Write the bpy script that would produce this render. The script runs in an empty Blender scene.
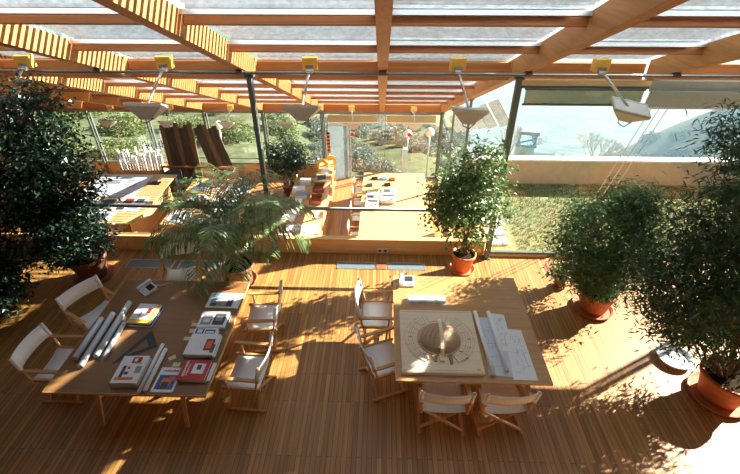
import bpy, math, random
from mathutils import Vector, Matrix, Euler
R=math.radians
C=bpy.context.scene.collection
sc=bpy.context.scene
# ---------------------------------------------------------------- camera, sky, sun, exposure
cam_d=bpy.data.cameras.new('camera'); cam=bpy.data.objects.new('camera',cam_d); C.objects.link(cam)
cam.location=(0,0,4.95); cam.rotation_euler=(R(90-34.5),0,R(1.6))
cam_d.sensor_width=36; cam_d.lens=440/740*36; cam_d.clip_end=3000; cam_d.clip_start=.05
sc.camera=cam
w=bpy.data.worlds.new('sky'); sc.world=w; w.use_nodes=True
bg=w.node_tree.nodes['Background']; bg.inputs[0].default_value=(.55,.76,1,1); bg.inputs[1].default_value=.64
sd=bpy.data.lights.new('sun','SUN'); sd.energy=40; sd.angle=R(.6); sd.color=(1,.90,.74)
sun=bpy.data.objects.new('sun',sd); C.objects.link(sun)
SUN=Vector((1.85,1.0,1.02)); sun.rotation_euler=SUN.to_track_quat('Z','Y').to_euler(); sun.location=(30,20,30)
vs=sc.view_settings; vs.view_transform='Standard'; vs.look='None'; vs.gamma=1; vs.use_curve_mapping=False
vs.exposure=-0.35
sc.cycles.max_bounces=10; sc.cycles.transparent_max_bounces=24; sc.cycles.diffuse_bounces=5

# ---------------------------------------------------------------- materials
def nmat(name):
    m=bpy.data.materials.new(name); m.use_nodes=True
    nt=m.node_tree; return m,nt,nt.nodes['Principled BSDF']
def flat(name,col,rough=.6,metal=0,var=.08,scale=30,spec=.5):
    m,nt,b=nmat(name); N=nt.nodes; L=nt.links
    no=N.new('ShaderNodeTexNoise'); no.inputs['Scale'].default_value=scale
    tc=N.new('ShaderNodeTexCoord'); L.new(tc.outputs['Object'],no.inputs['Vector'])
    r=N.new('ShaderNodeValToRGB'); 
    r.color_ramp.elements[0].position=.3; r.color_ramp.elements[1].position=.7
    r.color_ramp.elements[0].color=[c*(1-var) for c in col]+[1]; r.color_ramp.elements[1].color=[min(1,c*(1+var)) for c in col]+[1]
    L.new(no.outputs['Fac'],r.inputs['Fac']); L.new(r.outputs['Color'],b.inputs['Base Color'])
    b.inputs['Roughness'].default_value=rough; b.inputs['Metallic'].default_value=metal
    b.inputs['Specular IOR Level'].default_value=spec
    return m
def wood(name,col,axis='x',rough=.5,var=.25,fine=14):
    m,nt,b=nmat(name); N=nt.nodes; L=nt.links
    tc=N.new('ShaderNodeTexCoord'); mp=N.new('ShaderNodeMapping'); L.new(tc.outputs['Object'],mp.inputs['Vector'])
    s=[fine,fine,fine]; s['xyz'.index(axis)]=fine*.06; mp.inputs['Scale'].default_value=s
    no=N.new('ShaderNodeTexNoise'); no.inputs['Scale'].default_value=2.2; no.inputs['Detail'].default_value=5; no.inputs['Distortion'].default_value=.6
    L.new(mp.outputs['Vector'],no.inputs['Vector'])
    r=N.new('ShaderNodeValToRGB'); r.color_ramp.elements[0].position=.32; r.color_ramp.elements[1].position=.7
    r.color_ramp.elements[0].color=[c*(1-var) for c in col]+[1]; r.color_ramp.elements[1].color=[min(1,c*(1+var*.6)) for c in col]+[1]
    L.new(no.outputs['Fac'],r.inputs['Fac']); L.new(r.outputs['Color'],b.inputs['Base Color'])
    bu=N.new('ShaderNodeBump'); bu.inputs['Strength'].default_value=.08; L.new(no.outputs['Fac'],bu.inputs['Height']); L.new(bu.outputs['Normal'],b.inputs['Normal'])
    b.inputs['Roughness'].default_value=rough
    return m
def floor_mat(name,c1,c2,cm,rough=.33):
    m,nt,b=nmat(name); N=nt.nodes; L=nt.links
    tc=N.new('ShaderNodeTexCoord'); mp=N.new('ShaderNodeMapping'); L.new(tc.outputs['Object'],mp.inputs['Vector'])
    mp.inputs['Rotation'].default_value=(0,0,R(90))
    br=N.new('ShaderNodeTexBrick'); L.new(mp.outputs['Vector'],br.inputs['Vector'])
    br.inputs['Scale'].default_value=1; br.inputs['Brick Width'].default_value=1.15; br.inputs['Row Height'].default_value=.058
    br.inputs['Mortar Size'].default_value=.003; br.inputs['Mortar Smooth'].default_value=.3; br.inputs['Bias'].default_value=0
    br.offset=.37; br.inputs['Color1'].default_value=(*c1,1); br.inputs['Color2'].default_value=(*c2,1); br.inputs['Mortar'].default_value=(*cm,1)
    mp2=N.new('ShaderNodeMapping'); mp2.inputs['Scale'].default_value=(30,1.2,30); L.new(tc.outputs['Object'],mp2.inputs['Vector'])
    no=N.new('ShaderNodeTexNoise'); no.inputs['Scale'].default_value=1; no.inputs['Detail'].default_value=4; L.new(mp2.outputs['Vector'],no.inputs['Vector'])
    mr=N.new('ShaderNodeMapRange'); mr.inputs[1].default_value=.3; mr.inputs[2].default_value=.7; mr.inputs[3].default_value=.72; mr.inputs[4].default_value=1.2
    L.new(no.outputs['Fac'],mr.inputs[0])
    mx=N.new('ShaderNodeVectorMath'); mx.operation='MULTIPLY'; L.new(br.outputs['Color'],mx.inputs[0]); L.new(mr.outputs[0],mx.inputs[1])
    L.new(mx.outputs[0],b.inputs['Base Color'])
    b.inputs['Roughness'].default_value=rough; b.inputs['Specular IOR Level'].default_value=.7
    bu=N.new('ShaderNodeBump'); bu.inputs['Strength'].default_value=.1; bu.inputs['Distance'].default_value=.01; L.new(br.outputs['Fac'],bu.inputs['Height']); bu.invert=True
    L.new(bu.outputs['Normal'],b.inputs['Normal'])
    return m
def glass(name,tint=(1,1,1),refl=.06):
    m=bpy.data.materials.new(name); m.use_nodes=True; nt=m.node_tree; N=nt.nodes; L=nt.links
    N.remove(N['Principled BSDF']); o=N['Material Output']
    t=N.new('ShaderNodeBsdfTransparent'); t.inputs[0].default_value=(*tint,1)
    g=N.new('ShaderNodeBsdfGlossy'); g.inputs['Roughness'].default_value=.03
    mx=N.new('ShaderNodeMixShader'); mx.inputs[0].default_value=refl
    L.new(t.outputs[0],mx.inputs[1]); L.new(g.outputs[0],mx.inputs[2]); L.new(mx.outputs[0],o.inputs[0]); return m
def translucent(name,col,k=.45,transp=0):
    m=bpy.data.materials.new(name); m.use_nodes=True; nt=m.node_tree; N=nt.nodes; L=nt.links
    N.remove(N['Principled BSDF']); o=N['Material Output']
    no=N.new('ShaderNodeTexNoise'); no.inputs['Scale'].default_value=14
    r=N.new('ShaderNodeValToRGB'); r.color_ramp.elements[0].position=.3; r.color_ramp.elements[1].position=.7
    r.color_ramp.elements[0].color=[c*.82 for c in col]+[1]; r.color_ramp.elements[1].color=[min(1,c*1.12) for c in col]+[1]
    tc=N.new('ShaderNodeTexCoord'); L.new(tc.outputs['Object'],no.inputs['Vector']); L.new(no.outputs['Fac'],r.inputs[0])
    d=N.new('ShaderNodeBsdfDiffuse'); t=N.new('ShaderNodeBsdfTranslucent')
    L.new(r.outputs[0],d.inputs[0]); L.new(r.outputs[0],t.inputs[0])
    mx=N.new('ShaderNodeMixShader'); mx.inputs[0].default_value=k
    L.new(d.outputs[0],mx.inputs[1]); L.new(t.outputs[0],mx.inputs[2])
    last=mx
    if transp:
        tr=N.new('ShaderNodeBsdfTransparent'); m2=N.new('ShaderNodeMixShader'); m2.inputs[0].default_value=transp
        L.new(mx.outputs[0],m2.inputs[1]); L.new(tr.outputs[0],m2.inputs[2]); last=m2
    L.new(last.outputs[0],o.inputs[0]); return m
def leafmat(name,c1,c2,rough=.4,k=.25,spec=.5):
    m,nt,b=nmat(name); N=nt.nodes; L=nt.links
    tc=N.new('ShaderNodeTexCoord'); no=N.new('ShaderNodeTexNoise'); no.inputs['Scale'].default_value=11; L.new(tc.outputs['Object'],no.inputs['Vector'])
    r=N.new('ShaderNodeValToRGB'); r.color_ramp.elements[0].position=.35; r.color_ramp.elements[1].position=.65
    r.color_ramp.elements[0].color=(*c1,1); r.color_ramp.elements[1].color=(*c2,1)
    L.new(no.outputs['Fac'],r.inputs[0]); L.new(r.outputs[0],b.inputs['Base Color']); b.inputs['Roughness'].default_value=rough
    b.inputs['Specular IOR Level'].default_value=spec
    t=N.new('ShaderNodeBsdfTranslucent'); L.new(r.outputs[0],t.inputs[0])
    mx=N.new('ShaderNodeMixShader'); mx.inputs[0].default_value=k; L.new(b.outputs[0],mx.inputs[1]); L.new(t.outputs[0],mx.inputs[2])
    L.new(mx.outputs[0],N['Material Output'].inputs[0]); return m

M={}
M['floor']=floor_mat('strip parquet',(.50,.255,.07),(.30,.145,.04),(.08,.035,.012),.45)
M['floor_low']=floor_mat('strip parquet lower',(.52,.27,.10),(.38,.18,.065),(.12,.06,.02))
M['glulam']=wood('glulam spruce',(.50,.22,.065),'y',.55,.22,10)
M['purlin']=wood('purlin spruce',(.42,.155,.045),'x',.55,.25,10)
M['plywood']=wood('pale plywood',(.72,.45,.20),'x',.5,.16,9)
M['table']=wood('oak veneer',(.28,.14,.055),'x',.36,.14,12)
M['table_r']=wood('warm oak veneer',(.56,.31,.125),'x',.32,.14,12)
M['table_low']=wood('honey veneer',(.66,.42,.19),'y',.35,.12,10)
M['edge']=wood('beech lipping',(.62,.38,.15),'x',.5,.15)
M['beech']=wood('beech frame',(.62,.33,.12),'z',.45,.2,20)
M['canvas']=flat('natural canvas',(.88,.90,.87),.9,0,.06,60,.1)
M['canvas_w']=flat('white canvas',(.90,.94,.96),.9,0,.05,60,.1)
M['steel']=flat('painted grey green steel',(.13,.16,.15),.45,.3,.1)
M['rod']=flat('grey rod',(.16,.19,.2),.35,.6,.1)
M['alu']=flat('aluminium',(.62,.64,.66),.3,.9,.05)
M['white']=flat('white paint',(.82,.82,.8),.5,0,.03)
M['wallp']=flat('pale wall',(.62,.55,.45),.8,0,.05,8)
M['darkwall']=wood('dark boarding',(.16,.08,.035),'x',.7,.25,6)
M['slat']=translucent('white slat',(.78,.85,.93),.2)
M['slat_low']=M['slat']
M['glass']=glass('clear glass')
M['roofglass']=glass('roof glass',(.93,.97,1),.04)
M['frost']=translucent('frosted glass',(.34,.44,.50),.4,.5)
M['awn']=translucent('glass louvre',(.36,.41,.41),.35,.15)
M['lampbox']=flat('yellow lamp bracket',(.80,.47,.08),.5)
M['shade']=flat('grey lamp housing',(.50,.49,.43),.45,.2)
M['lens']=flat('lamp glass',(.78,.80,.78),.2)
M['terra']=flat('terracotta',(.42,.13,.06),.75,0,.15,12)
M['terra_o']=flat('orange terracotta',(.68,.20,.07),.65,0,.1,12)
M['terra_d']=flat('brown terracotta',(.25,.095,.05),.7,0,.15,12)
M['soil']=flat('soil',(.03,.02,.012),1,0,.4,40,.05)
M['bark']=flat('bark',(.17,.12,.07),.9,0,.3,30)
M['paper']=flat('paper',(.88,.91,.93),.7,0,.02)
M['paper_b']=flat('tracing paper',(.70,.78,.86),.6,0,.03)
M['model']=wood('basswood model',(.88,.75,.56),'x',.7,.08,10)
M['model_d']=wood('basswood ribs',(.68,.50,.32),'x',.7,.12,14)
M['cut']=flat('groove',(.38,.24,.13),.9)
M['black']=flat('black plastic',(.02,.022,.025),.4)
M['dgreen']=flat('smoked acrylic',(.035,.05,.05),.25)
M['greyp']=flat('grey plastic',(.45,.47,.47),.5)
M['acryl']=translucent('clear acrylic',(.9,.9,.9),.4,.35)
M['red']=flat('red cover',(.55,.02,.025),.45,0,.05)
M['blue']=flat('blue print',(.03,.12,.42),.5)
M['sky']=flat('sky blue print',(.16,.42,.72),.5)
M['orange']=flat('orange print',(.72,.2,.05),.5)
M['dkred']=flat('maroon print',(.33,.03,.03),.5)
M['yellow']=flat('yellow print',(.80,.50,.04),.5)
M['note']=flat('yellow note',(.82,.78,.45),.7)
M['dgrey']=flat('dark grey print',(.07,.08,.09),.5)
M['mgrey']=flat('grey print',(.30,.34,.37),.5)
M['navy']=flat('navy',(.02,.04,.16),.4)
M['beige']=flat('beige fabric',(.66,.62,.50),.85)
M['brownbox']=wood('brown drawer',(.30,.10,.04),'x',.6,.2)
M['board']=wood('dark timber',(.05,.035,.02),'z',.75,.45,8)
M['vent']=flat('blue grey grille',(.28,.37,.42),.4,.3,.05)
M['lawnwall']=flat('rendered wall',(.62,.44,.30),.9,0,.08,5)
M['cap']=flat('white coping',(.9,.9,.88),.6)
M['blind']=flat('green grey roller blind',(.40,.43,.36),.8,0,.05,20)
M['smoke']=glass('smoked strip',(.45,.42,.32),.08)
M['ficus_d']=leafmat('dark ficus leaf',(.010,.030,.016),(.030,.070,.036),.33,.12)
M['ficus']=leafmat('ficus leaf',(.06,.14,.045),(.20,.32,.12),.35,.35)
M['bamboo']=leafmat('bamboo leaf',(.05,.125,.05),(.16,.29,.12),.4,.25)
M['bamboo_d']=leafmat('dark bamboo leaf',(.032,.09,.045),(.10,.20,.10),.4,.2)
M['palm']=leafmat('palm leaf',(.08,.16,.06),(.25,.36,.15),.35,.3)
M['bush']=leafmat('hazed dry shrub leaf',(.10,.15,.13),(.27,.33,.30),.7,.2,.2)  # bluish grey of the distance haze is put into this leaf colour
M['bush_g']=leafmat('olive shrub leaf',(.07,.13,.05),(.18,.25,.10),.7,.2,.2)
M['pine']=leafmat('pine leaf',(.03,.08,.05),(.10,.17,.10),.7,.2,.2)
M['flower']=flat('red petals',(.70,.02,.06),.6)
M['flower_y']=flat('yellow petals',(.85,.42,.03),.6)
def ground(name,c1,c2,scale,rough=.95,c3=None):
    m,nt,b=nmat(name); N=nt.nodes; L=nt.links
    tc=N.new('ShaderNodeTexCoord'); no=N.new('ShaderNodeTexNoise'); no.inputs['Scale'].default_value=scale; no.inputs['Detail'].default_value=8; no.inputs['Roughness'].default_value=.7
    L.new(tc.outputs['Object'],no.inputs['Vector']); r=N.new('ShaderNodeValToRGB'); r.color_ramp.elements[0].position=.35; r.color_ramp.elements[1].position=.65
    r.color_ramp.elements[0].color=(*c1,1); r.color_ramp.elements[1].color=(*c2,1); L.new(no.outputs['Fac'],r.inputs[0]); L.new(r.outputs[0],b.inputs['Base Color'])
    b.inputs['Roughness'].default_value=rough; b.inputs['Specular IOR Level'].default_value=.1
    bu=N.new('ShaderNodeBump'); bu.inputs['Strength'].default_value=.5; L.new(no.outputs['Fac'],bu.inputs['Height']); L.new(bu.outputs['Normal'],b.inputs['Normal'])
    return m
M['lawn']=ground('lawn grass',(.12,.15,.065),(.22,.235,.13),9)
M['blade']=leafmat('grass blade',(.11,.15,.06),(.22,.24,.12),.7,.2,.2)
M['hill']=ground('hillside',(.055,.085,.045),(.13,.155,.09),2.5)
def sea_mat():
    m,nt,b=nmat('sea water'); N=nt.nodes; L=nt.links
    tc=N.new('ShaderNodeTexCoord'); mp=N.new('ShaderNodeMapping'); mp.inputs['Scale'].default_value=(.10,.22,.1); mp.inputs['Rotation'].default_value=(0,0,R(-28)); L.new(tc.outputs['Object'],mp.inputs['Vector'])
    no=N.new('ShaderNodeTexNoise'); no.inputs['Scale'].default_value=1; no.inputs['Detail'].default_value=4; no.inputs['Distortion'].default_value=.8; L.new(mp.outputs['Vector'],no.inputs['Vector'])
    r=N.new('ShaderNodeValToRGB'); r.color_ramp.elements[0].position=.36; r.color_ramp.elements[1].position=.62
    r.color_ramp.elements[0].color=(.062,.125,.175,1); r.color_ramp.elements[1].color=(.125,.205,.26,1); L.new(no.outputs['Fac'],r.inputs[0]); L.new(r.outputs[0],b.inputs['Base Color'])
    b.inputs['Roughness'].default_value=.35
    bu=N.new('ShaderNodeBump'); bu.inputs['Strength'].default_value=1; bu.inputs['Distance'].default_value=1.5; L.new(no.outputs['Fac'],bu.inputs['Height']); L.new(bu.outputs['Normal'],b.inputs['Normal'])
    return m
M['sea']=sea_mat()

# ---------------------------------------------------------------- mesh helpers
class MB:
    def __init__(s): s.v=[]; s.f=[]; s.mi=[]; s.cur=0; s.smooth=False; s.sm=[]
    def face(s,idx): s.f.append(idx); s.mi.append(s.cur); s.sm.append(s.smooth)
    def add(s,vs,fs):
        b=len(s.v); s.v+= [tuple(v) for v in vs]
        for f in fs: s.face([i+b for i in f])
    def box(s,c,d,rot=None):
        x,y,z=[q/2 for q in d]; P=[Vector(p) for p in ((-x,-y,-z),(x,-y,-z),(x,y,-z),(-x,y,-z),(-x,-y,z),(x,-y,z),(x,y,z),(-x,y,z))]
        if rot is not None:
            m=rot if isinstance(rot,Matrix) else Euler(rot).to_matrix(); P=[m@p for p in P]
        c=Vector(c); s.add([p+c for p in P],[(0,3,2,1),(4,5,6,7),(0,1,5,4),(1,2,6,5),(2,3,7,6),(3,0,4,7)]); return s
    def bb(s,x0,x1,y0,y1,z0,z1): return s.box(((x0+x1)/2,(y0+y1)/2,(z0+z1)/2),(abs(x1-x0),abs(y1-y0),abs(z1-z0)))
    def bar(s,a,b,w,h,up=(0,0,1)):
        a=Vector(a);b=Vector(b); d=b-a; l=d.length; y=d/l; u=Vector(up)
        if abs(y.dot(u))>.99: u=Vector((1,0,0))
        x=y.cross(u).normalized(); z=x.cross(y)
        m=Matrix((x,y,z)).transposed(); return s.box((a+b)/2,(w,l,h),m)
    def tube(s,pts,r,n=8,cap=True):
        pts=[Vector(p) for p in pts]; rr=r if isinstance(r,(list,tuple)) else [r]*len(pts); b=len(s.v)
        pu=None
        for i,p in enumerate(pts):
            d=(pts[min(i+1,len(pts)-1)]-pts[max(i-1,0)]).normalized()
            u=pu if pu is not None else (Vector((0,0,1)) if abs(d.z)<.9 else Vector((1,0,0)))
            x=d.cross(u)
            if x.length<1e-4: x=d.cross(Vector((0,1,0)))
            x.normalize(); y=x.cross(d).normalized(); pu=y
            for k in range(n):
                a=2*math.pi*k/n; s.v.append(tuple(p+(x*math.cos(a)+y*math.sin(a))*rr[i]))
        so=s.smooth; s.smooth=True
        for i in range(len(pts)-1):
            for k in range(n): s.face([b+i*n+k,b+i*n+(k+1)%n,b+(i+1)*n+(k+1)%n,b+(i+1)*n+k])
        s.smooth=so
        if cap: s.face([b+k for k in range(n)][::-1]); s.face([b+(len(pts)-1)*n+k for k in range(n)])
        return s
    def lathe(s,prof,n=24,c=(0,0,0)):
        b=len(s.v)
        for r,z in prof:
            for k in range(n): a=2*math.pi*k/n; s.v.append((c[0]+r*math.cos(a),c[1]+r*math.sin(a),c[2]+z))
        so=s.smooth; s.smooth=True
        for i in range(len(prof)-1):
            for k in range(n): s.face([b+i*n+k,b+i*n+(k+1)%n,b+(i+1)*n+(k+1)%n,b+(i+1)*n+k])
        s.smooth=so
        s.face([b+k for k in range(n)][::-1]); s.face([b+(len(prof)-1)*n+k for k in range(n)])
        return s
    def prism(s,poly,z0,z1):
        n=len(poly); s.add([(x,y,z0) for x,y in poly]+[(x,y,z1) for x,y in poly],[tuple(range(n))[::-1],tuple(range(n,2*n))]+[(i,(i+1)%n,n+(i+1)%n,n+i) for i in range(n)]); return s
    def build(s,name,m,parent=None,bevel=0,loc=None):
        me=bpy.data.meshes.new(name); me.from_pydata(s.v,[],s.f)
        for q in (m if isinstance(m,(list,tuple)) else [m]): me.materials.append(M[q] if isinstance(q,str) else q)
        me.polygons.foreach_set('material_index',s.mi); me.polygons.foreach_set('use_smooth',s.sm); me.update()
        o=bpy.data.objects.new(name,me); C.objects.link(o)
        if parent: o.parent=parent
        if loc: o.location=loc
        if bevel:
            bv=o.modifiers.new('bevel','BEVEL'); bv.width=bevel; bv.segments=2; bv.limit_method='ANGLE'
        return o
def tag(o,label,cat,group=None,kind=None):
    if label: o['label']=label
    if cat: o['category']=cat
    if group: o['group']=group
    if kind: o['kind']=kind
    return o
def thing(name,label,cat,loc=(0,0,0),rz=0,group=None):
    o=bpy.data.objects.new(name,None); o.empty_display_size=.1; C.objects.link(o); o.location=loc; o.rotation_euler=(0,0,rz)
    return tag(o,label,cat,group)
def struct(o,label=None): o['kind']='structure'; 
KIDS={}
def dup(root,loc,rz=0,label=None,scale=None,rot=None):
    def cp(o,par):
        c=o.copy(); C.objects.link(c); c.parent=par
        for ch in o.children: 
            cp(ch,c)
        return c
    r=root.copy(); C.objects.link(r); r.location=loc; r.rotation_euler=rot if rot else (0,0,rz)
    if scale: r.scale=(scale,)*3 if not isinstance(scale,tuple) else scale
    if label: r['label']=label
    for ch in list(root.children): cp(ch,r)
    return r
def S(name,mb,m,bevel=0,parent=None):
    o=mb.build(name,m,parent,bevel); 
    if not parent: o['kind']='structure'
    return o

# ---------------------------------------------------------------- structure
ZB=lambda y:5.95-.408*y          # underside of the roof beams
SL=math.atan(.408); BAY=1.95; BACK=6.64; END=14.05; LOW=-2.15
b=MB(); b.bb(-11.7,8.2,.6,BACK,-.2,0); S('floor',b,'floor')
b=MB(); b.bb(-11.7,1.95,BACK+.08,END,LOW-.15,LOW); S('floor_lower',b,'floor_low')
b=MB(); b.bb(-11.7,1.95,BACK,BACK+.08,LOW,.0); b.bb(-11.7,1.93,BACK,BACK+.08,0,.31); S('wall_parapet',b,'plywood',.004)
b=MB(); b.bb(-11.7,1.93,BACK-.02,BACK+.1,.31,.335); S('trim_1',b,'plywood',.003)
b=MB(); b.bb(-11.7,8.2,-3.2,.6,3.1,3.3); S('floor_upper',b,'floor')
b=MB(); b.bb(-11.7,8.2,.5,.6,0,3.1); S('wall_back',b,'darkwall')
b=MB(); b.bb(-11.7,8.2,-3.3,-3.2,3.3,7.2); S('wall_upper_back',b,'wallp')
b=MB(); b.add([(-11.8,-3.3,LOW),(-11.7,-3.3,LOW),(-11.7,END,LOW),(-11.8,END,LOW),(-11.8,-3.3,7.5),(-11.7,-3.3,7.5),(-11.7,END,.5),(-11.8,END,.5)],[(0,3,2,1),(4,5,6,7),(0,1,5,4),(1,2,6,5),(2,3,7,6),(3,0,4,7)]); S('wall_left',b,'darkwall')
# retaining wall of the lower studio under the lawn, wood lined
b=MB(); b.bb(1.95,2.05,BACK+.08,9.75,LOW,0); b.bb(1.95,2.05,9.75,END,LOW,LOW+.08); S('wall_right',b,'plywood')
b=MB(); b.bb(1.93,2.07,BACK+.1,9.75,0,.05); S('trim_2',b,'plywood')
# wainscot of the far wall
b=MB(); b.bb(-11.7,-1.9,END,END+.08,LOW,-1.68); S('wall_front',b,'plywood')
# sill under the right front glazing
b=MB(); b.bb(2.02,8.2,BACK-.03,BACK+.09,0,.055); S('trim_3',b,'plywood',.004)
# roof beams
for k in range(-6,5):
    y1=END+.1 if k<=1 else BACK+.25; x=k*BAY; wd=.13
    b=MB(); h=.27
    for (ya,yb,wd) in ((-3.2,BACK+.1,.13),(BACK+.1,y1,.15)):
        if yb-ya<.2: continue
        vs_=[]
        for y in (ya,yb):
            for xx,zz in ((-wd/2,0),(wd/2,0),(wd/2,h),(-wd/2,h)): vs_.append((x+xx,y,ZB(y)+zz))
        b.add(vs_,[(0,1,2,3),(7,6,5,4),(0,4,5,1),(1,5,6,2),(2,6,7,3),(3,7,4,0)])
    S('roof_beam',b,'glulam',.004)
# purlins, blinds and panes bay by bay
PY=[-3.1,-1.9,-.7,.5,1.9,3.2,4.55,5.75,6.85,8.1,9.25,10.4,11.6,12.8,13.95]
rot=Euler((-SL,0,0)).to_matrix()
for k in range(-6,4):
    xa=k*BAY+.066; xb=(k+1)*BAY-.066
    last=PY[-1] if k<1 else 6.85
    mb=MB(); ms=MB()
    for y in PY:
        if y>last: continue
        if abs(y-6.85)<.01: mb.bb(xa,xb,y-.05,y+.05,ZB(y)+.0,ZB(y)+.25)
        elif y==13.95: mb.bb(xa,xb,y-.05,y+.05,ZB(y)-.05,ZB(y)+.24)
        else:
            mb.box(((xa+xb)/2,y,ZB(y)+.19),(xb-xa,.06,.085),rot)
            ms.box(((xa+xb)/2,y-.06,ZB(y)+.265),(xb-xa,.05,.045),rot)
    S('roof_purlin',mb,'purlin',.003); S('roof_rail',ms,'alu')
    for i in range(len(PY)-1):
        if PY[i+1]>last+.01: break
        if PY[i]<3.1: continue
        y0,y1=PY[i]+.06,PY[i+1]-.06
        sb=MB(); y=y0+.005
        dense = .108 if (k>=0 or k<-3) else .046
        while y<y1+.04:
            sb.box(((xa+xb)/2,y,ZB(y)+.335),(xb-xa-.03,dense,.005),Euler((R(110),0,0)).to_matrix()); y+=.088
        sb.box(((xa+xb)/2,y0+.01,ZB(y0)+.33),(xb-xa-.02,.04,.05),rot)
        S('roof_blind',sb,'slat' if k>-4 else 'darkwall')  # unseen far left bays: dark closed slats added to darken the left side
    L_=(last+3.1); gm=MB(); ym=(last-3.1)/2
    gm.box(((xa+xb)/2,ym,ZB(ym)+.40),(xb-xa+.1,L_/math.cos(SL),.01),rot); S('roof_glass',gm,'roofglass')
# ceiling over the camera's terrace, unseen, made opaque to darken the foreground
b=MB(); b.box((-1.75,0,ZB(0)+.33),(19.9,6.6,.05),rot); S('ceiling',b,'darkwall')
# outer row beam over right front glazing
b=MB(); b.bb(2.0,8.2,BACK+.02,BACK+.09,3.12,3.2); S('trim_4',b,'plywood')
# posts on the parapet line and at far ends
def post(x,y,z0,z1,w=.07):
    b=MB(); b.bb(x-w/2,x+w/2,y-w*.7,y+w*.7,z0,z1); b.bb(x-w,x+w,y-w*.7-.01,y+w*.7+.01,z1-.02,z1+.01); b.bb(x-w,x+w,y-w*1,y+w*1,z0,z0+.015)
    S('steel_post',b,'steel',.003)
for x in (-9.75,-5.85,-1.95,1.97): post(x,BACK-.06,0,ZB(BACK)+.01)
for k in range(-6,2):
    post(k*BAY if k else 0.02,END-.03,LOW,ZB(END)-.02,.05) if k!=0 else None
post(1.97,9.78,LOW,ZB(9.78),.05); post(1.97,11.9,LOW,ZB(11.9),.05)
post(1.97,END-.03,LOW,ZB(END)-.02,.06)
# glazing
n=1
def window(name,x0,x1,z0,z1,y,mull=(),mw=.015):
    e=bpy.data.objects.new(name,None); C.objects.link(e); e['kind']='structure'
    f=MB(); t=.035
    f.bb(x0,x1,y-.03,y+.03,z0,z0+t); f.bb(x0,x1,y-.03,y+.03,z1-t,z1); f.bb(x0,x0+t,y-.03,y+.03,z0,z1); f.bb(x1-t,x1,y-.03,y+.03,z0,z1)
    for m_ in mull: f.bb(m_-mw,m_+mw,y-.03,y+.03,z0,z1)
    f.build('window_frame','steel',e); g=MB(); g.bb(x0+t,x1-t,y-.004,y+.004,z0+t,z1-t); g.build('pane','glass',e); return e
window('window_1',2.02,8.2,.055,3.12,BACK+.03)
for k in range(-6,-1): window('window_%d'%(k+8),k*BAY+.04,(k+1)*BAY-.04,-1.68,ZB(END)-.05,END+.03)
window('window_7',-1.92,1.93,LOW,ZB(END)-.05,END+.03,(-1.05,-.12,.12),.006)
# side glazing of the lower studio (follows the roof)
e=bpy.data.objects.new('window_8',None); C.objects.link(e); e['kind']='structure'
g=MB(); ya,yb=BACK+.1,END-.1
g.add([(1.975,ya,.05),(1.985,ya,.05),(1.985,yb,.05),(1.975,yb,.05),(1.975,ya,ZB(ya)),(1.985,ya,ZB(ya)),(1.985,yb,ZB(yb)),(1.975,yb,ZB(yb))],[(0,3,2,1),(4,5,6,7),(0,1,5,4),(1,2,6,5),(2,3,7,6),(3,0,4,7)]); g.build('pane','glass',e)
g=MB(); g.bb(1.975,1.985,9.75,END-.1,LOW+.08,.05); g.build('pane','glass',e)
f=MB()
f.bb(1.95,2.01,9.72,END,.03,.07)
f.build('window_frame','steel',e)
# right end wall glazed over a low wood base
b=MB(); b.bb(8.2,8.3,-3.3,BACK+.1,0,.3); b.bb(8.2,8.3,-3.3,2.6,.3,6); S('wall_right_end',b,'plywood')
e=bpy.data.objects.new('window_9',None); C.objects.link(e); e['kind']='structure'
g=MB(); g.add([(8.24,2.6,.3),(8.25,2.6,.3),(8.25,BACK,.3),(8.24,BACK,.3),(8.24,2.6,5.1),(8.25,2.6,5.1),(8.25,BACK,3.4),(8.24,BACK,3.4)],[(0,3,2,1),(4,5,6,7),(0,1,5,4),(1,2,6,5),(2,3,7,6),(3,0,4,7)]); g.build('pane','glass',e)
f=MB(); 
for y in (2.6,4.6,6.6): f.bb(8.2,8.28,y-.03,y+.03,.3,ZB(y)+.1)
f.build('window_frame','steel',e)
# floor grilles
for i,(x0,x1,y0,y1,lb) in enumerate([(-.78,-.08,6.17,6.38,'blue-grey floor grille left of the parapet socket'),(.14,.82,6.17,6.38,'blue-grey floor grille between the parapet socket and the orange pot'),(-4.6,-3.75,6.1,6.35,'blue-grey floor grille beside the dark ficus pot'),(-3.65,-2.85,6.1,6.35,'blue-grey floor grille behind the far canvas chair')]):
    t=thing('floor_grille',lb,'floor grille',((x0+x1)/2,(y0+y1)/2,0)); w_,d_=(x1-x0)/2,(y1-y0)/2
    b=MB(); b.bb(-w_,w_,-d_,-d_+.015,0,.006); b.bb(-w_,w_,d_-.015,d_,0,.006); b.bb(-w_,-w_+.015,-d_,d_,0,.006); b.bb(w_-.015,w_,-d_,d_,0,.006); b.build('frame','alu',t)
    b=MB(); b.bb(-w_+.015,w_-.015,-d_+.015,d_-.015,0,.003)
    y=-d_+.025
    while y<d_-.02: b.bb(-w_+.015,w_-.015,y,y+.008,.003,.006); y+=.016
    b.build('slats','vent',t)
t=thing('floor_socket','double socket box low on the parapet between the floor grilles','socket',(.05,BACK-.0,.10))
b=MB(); b.bb(-.1,.1,-.03,0,-.05,.05); b.build('plate','beige',t,.004)
for x in (-.05,.05): MB().bb(x-.025,x+.025,-.036,-.03,-.025,.025).build('socket','dgrey',t)
t=thing('floor_box','flat brown floor socket lid between the two grilles','floor box',(.03,6.27,0)); MB().bb(-.09,.09,-.09,.09,0,.012).build('lid','brownbox',t,.003); MB().bb(-.03,.03,-.01,.01,.012,.016).build('handle','alu',t)

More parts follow.
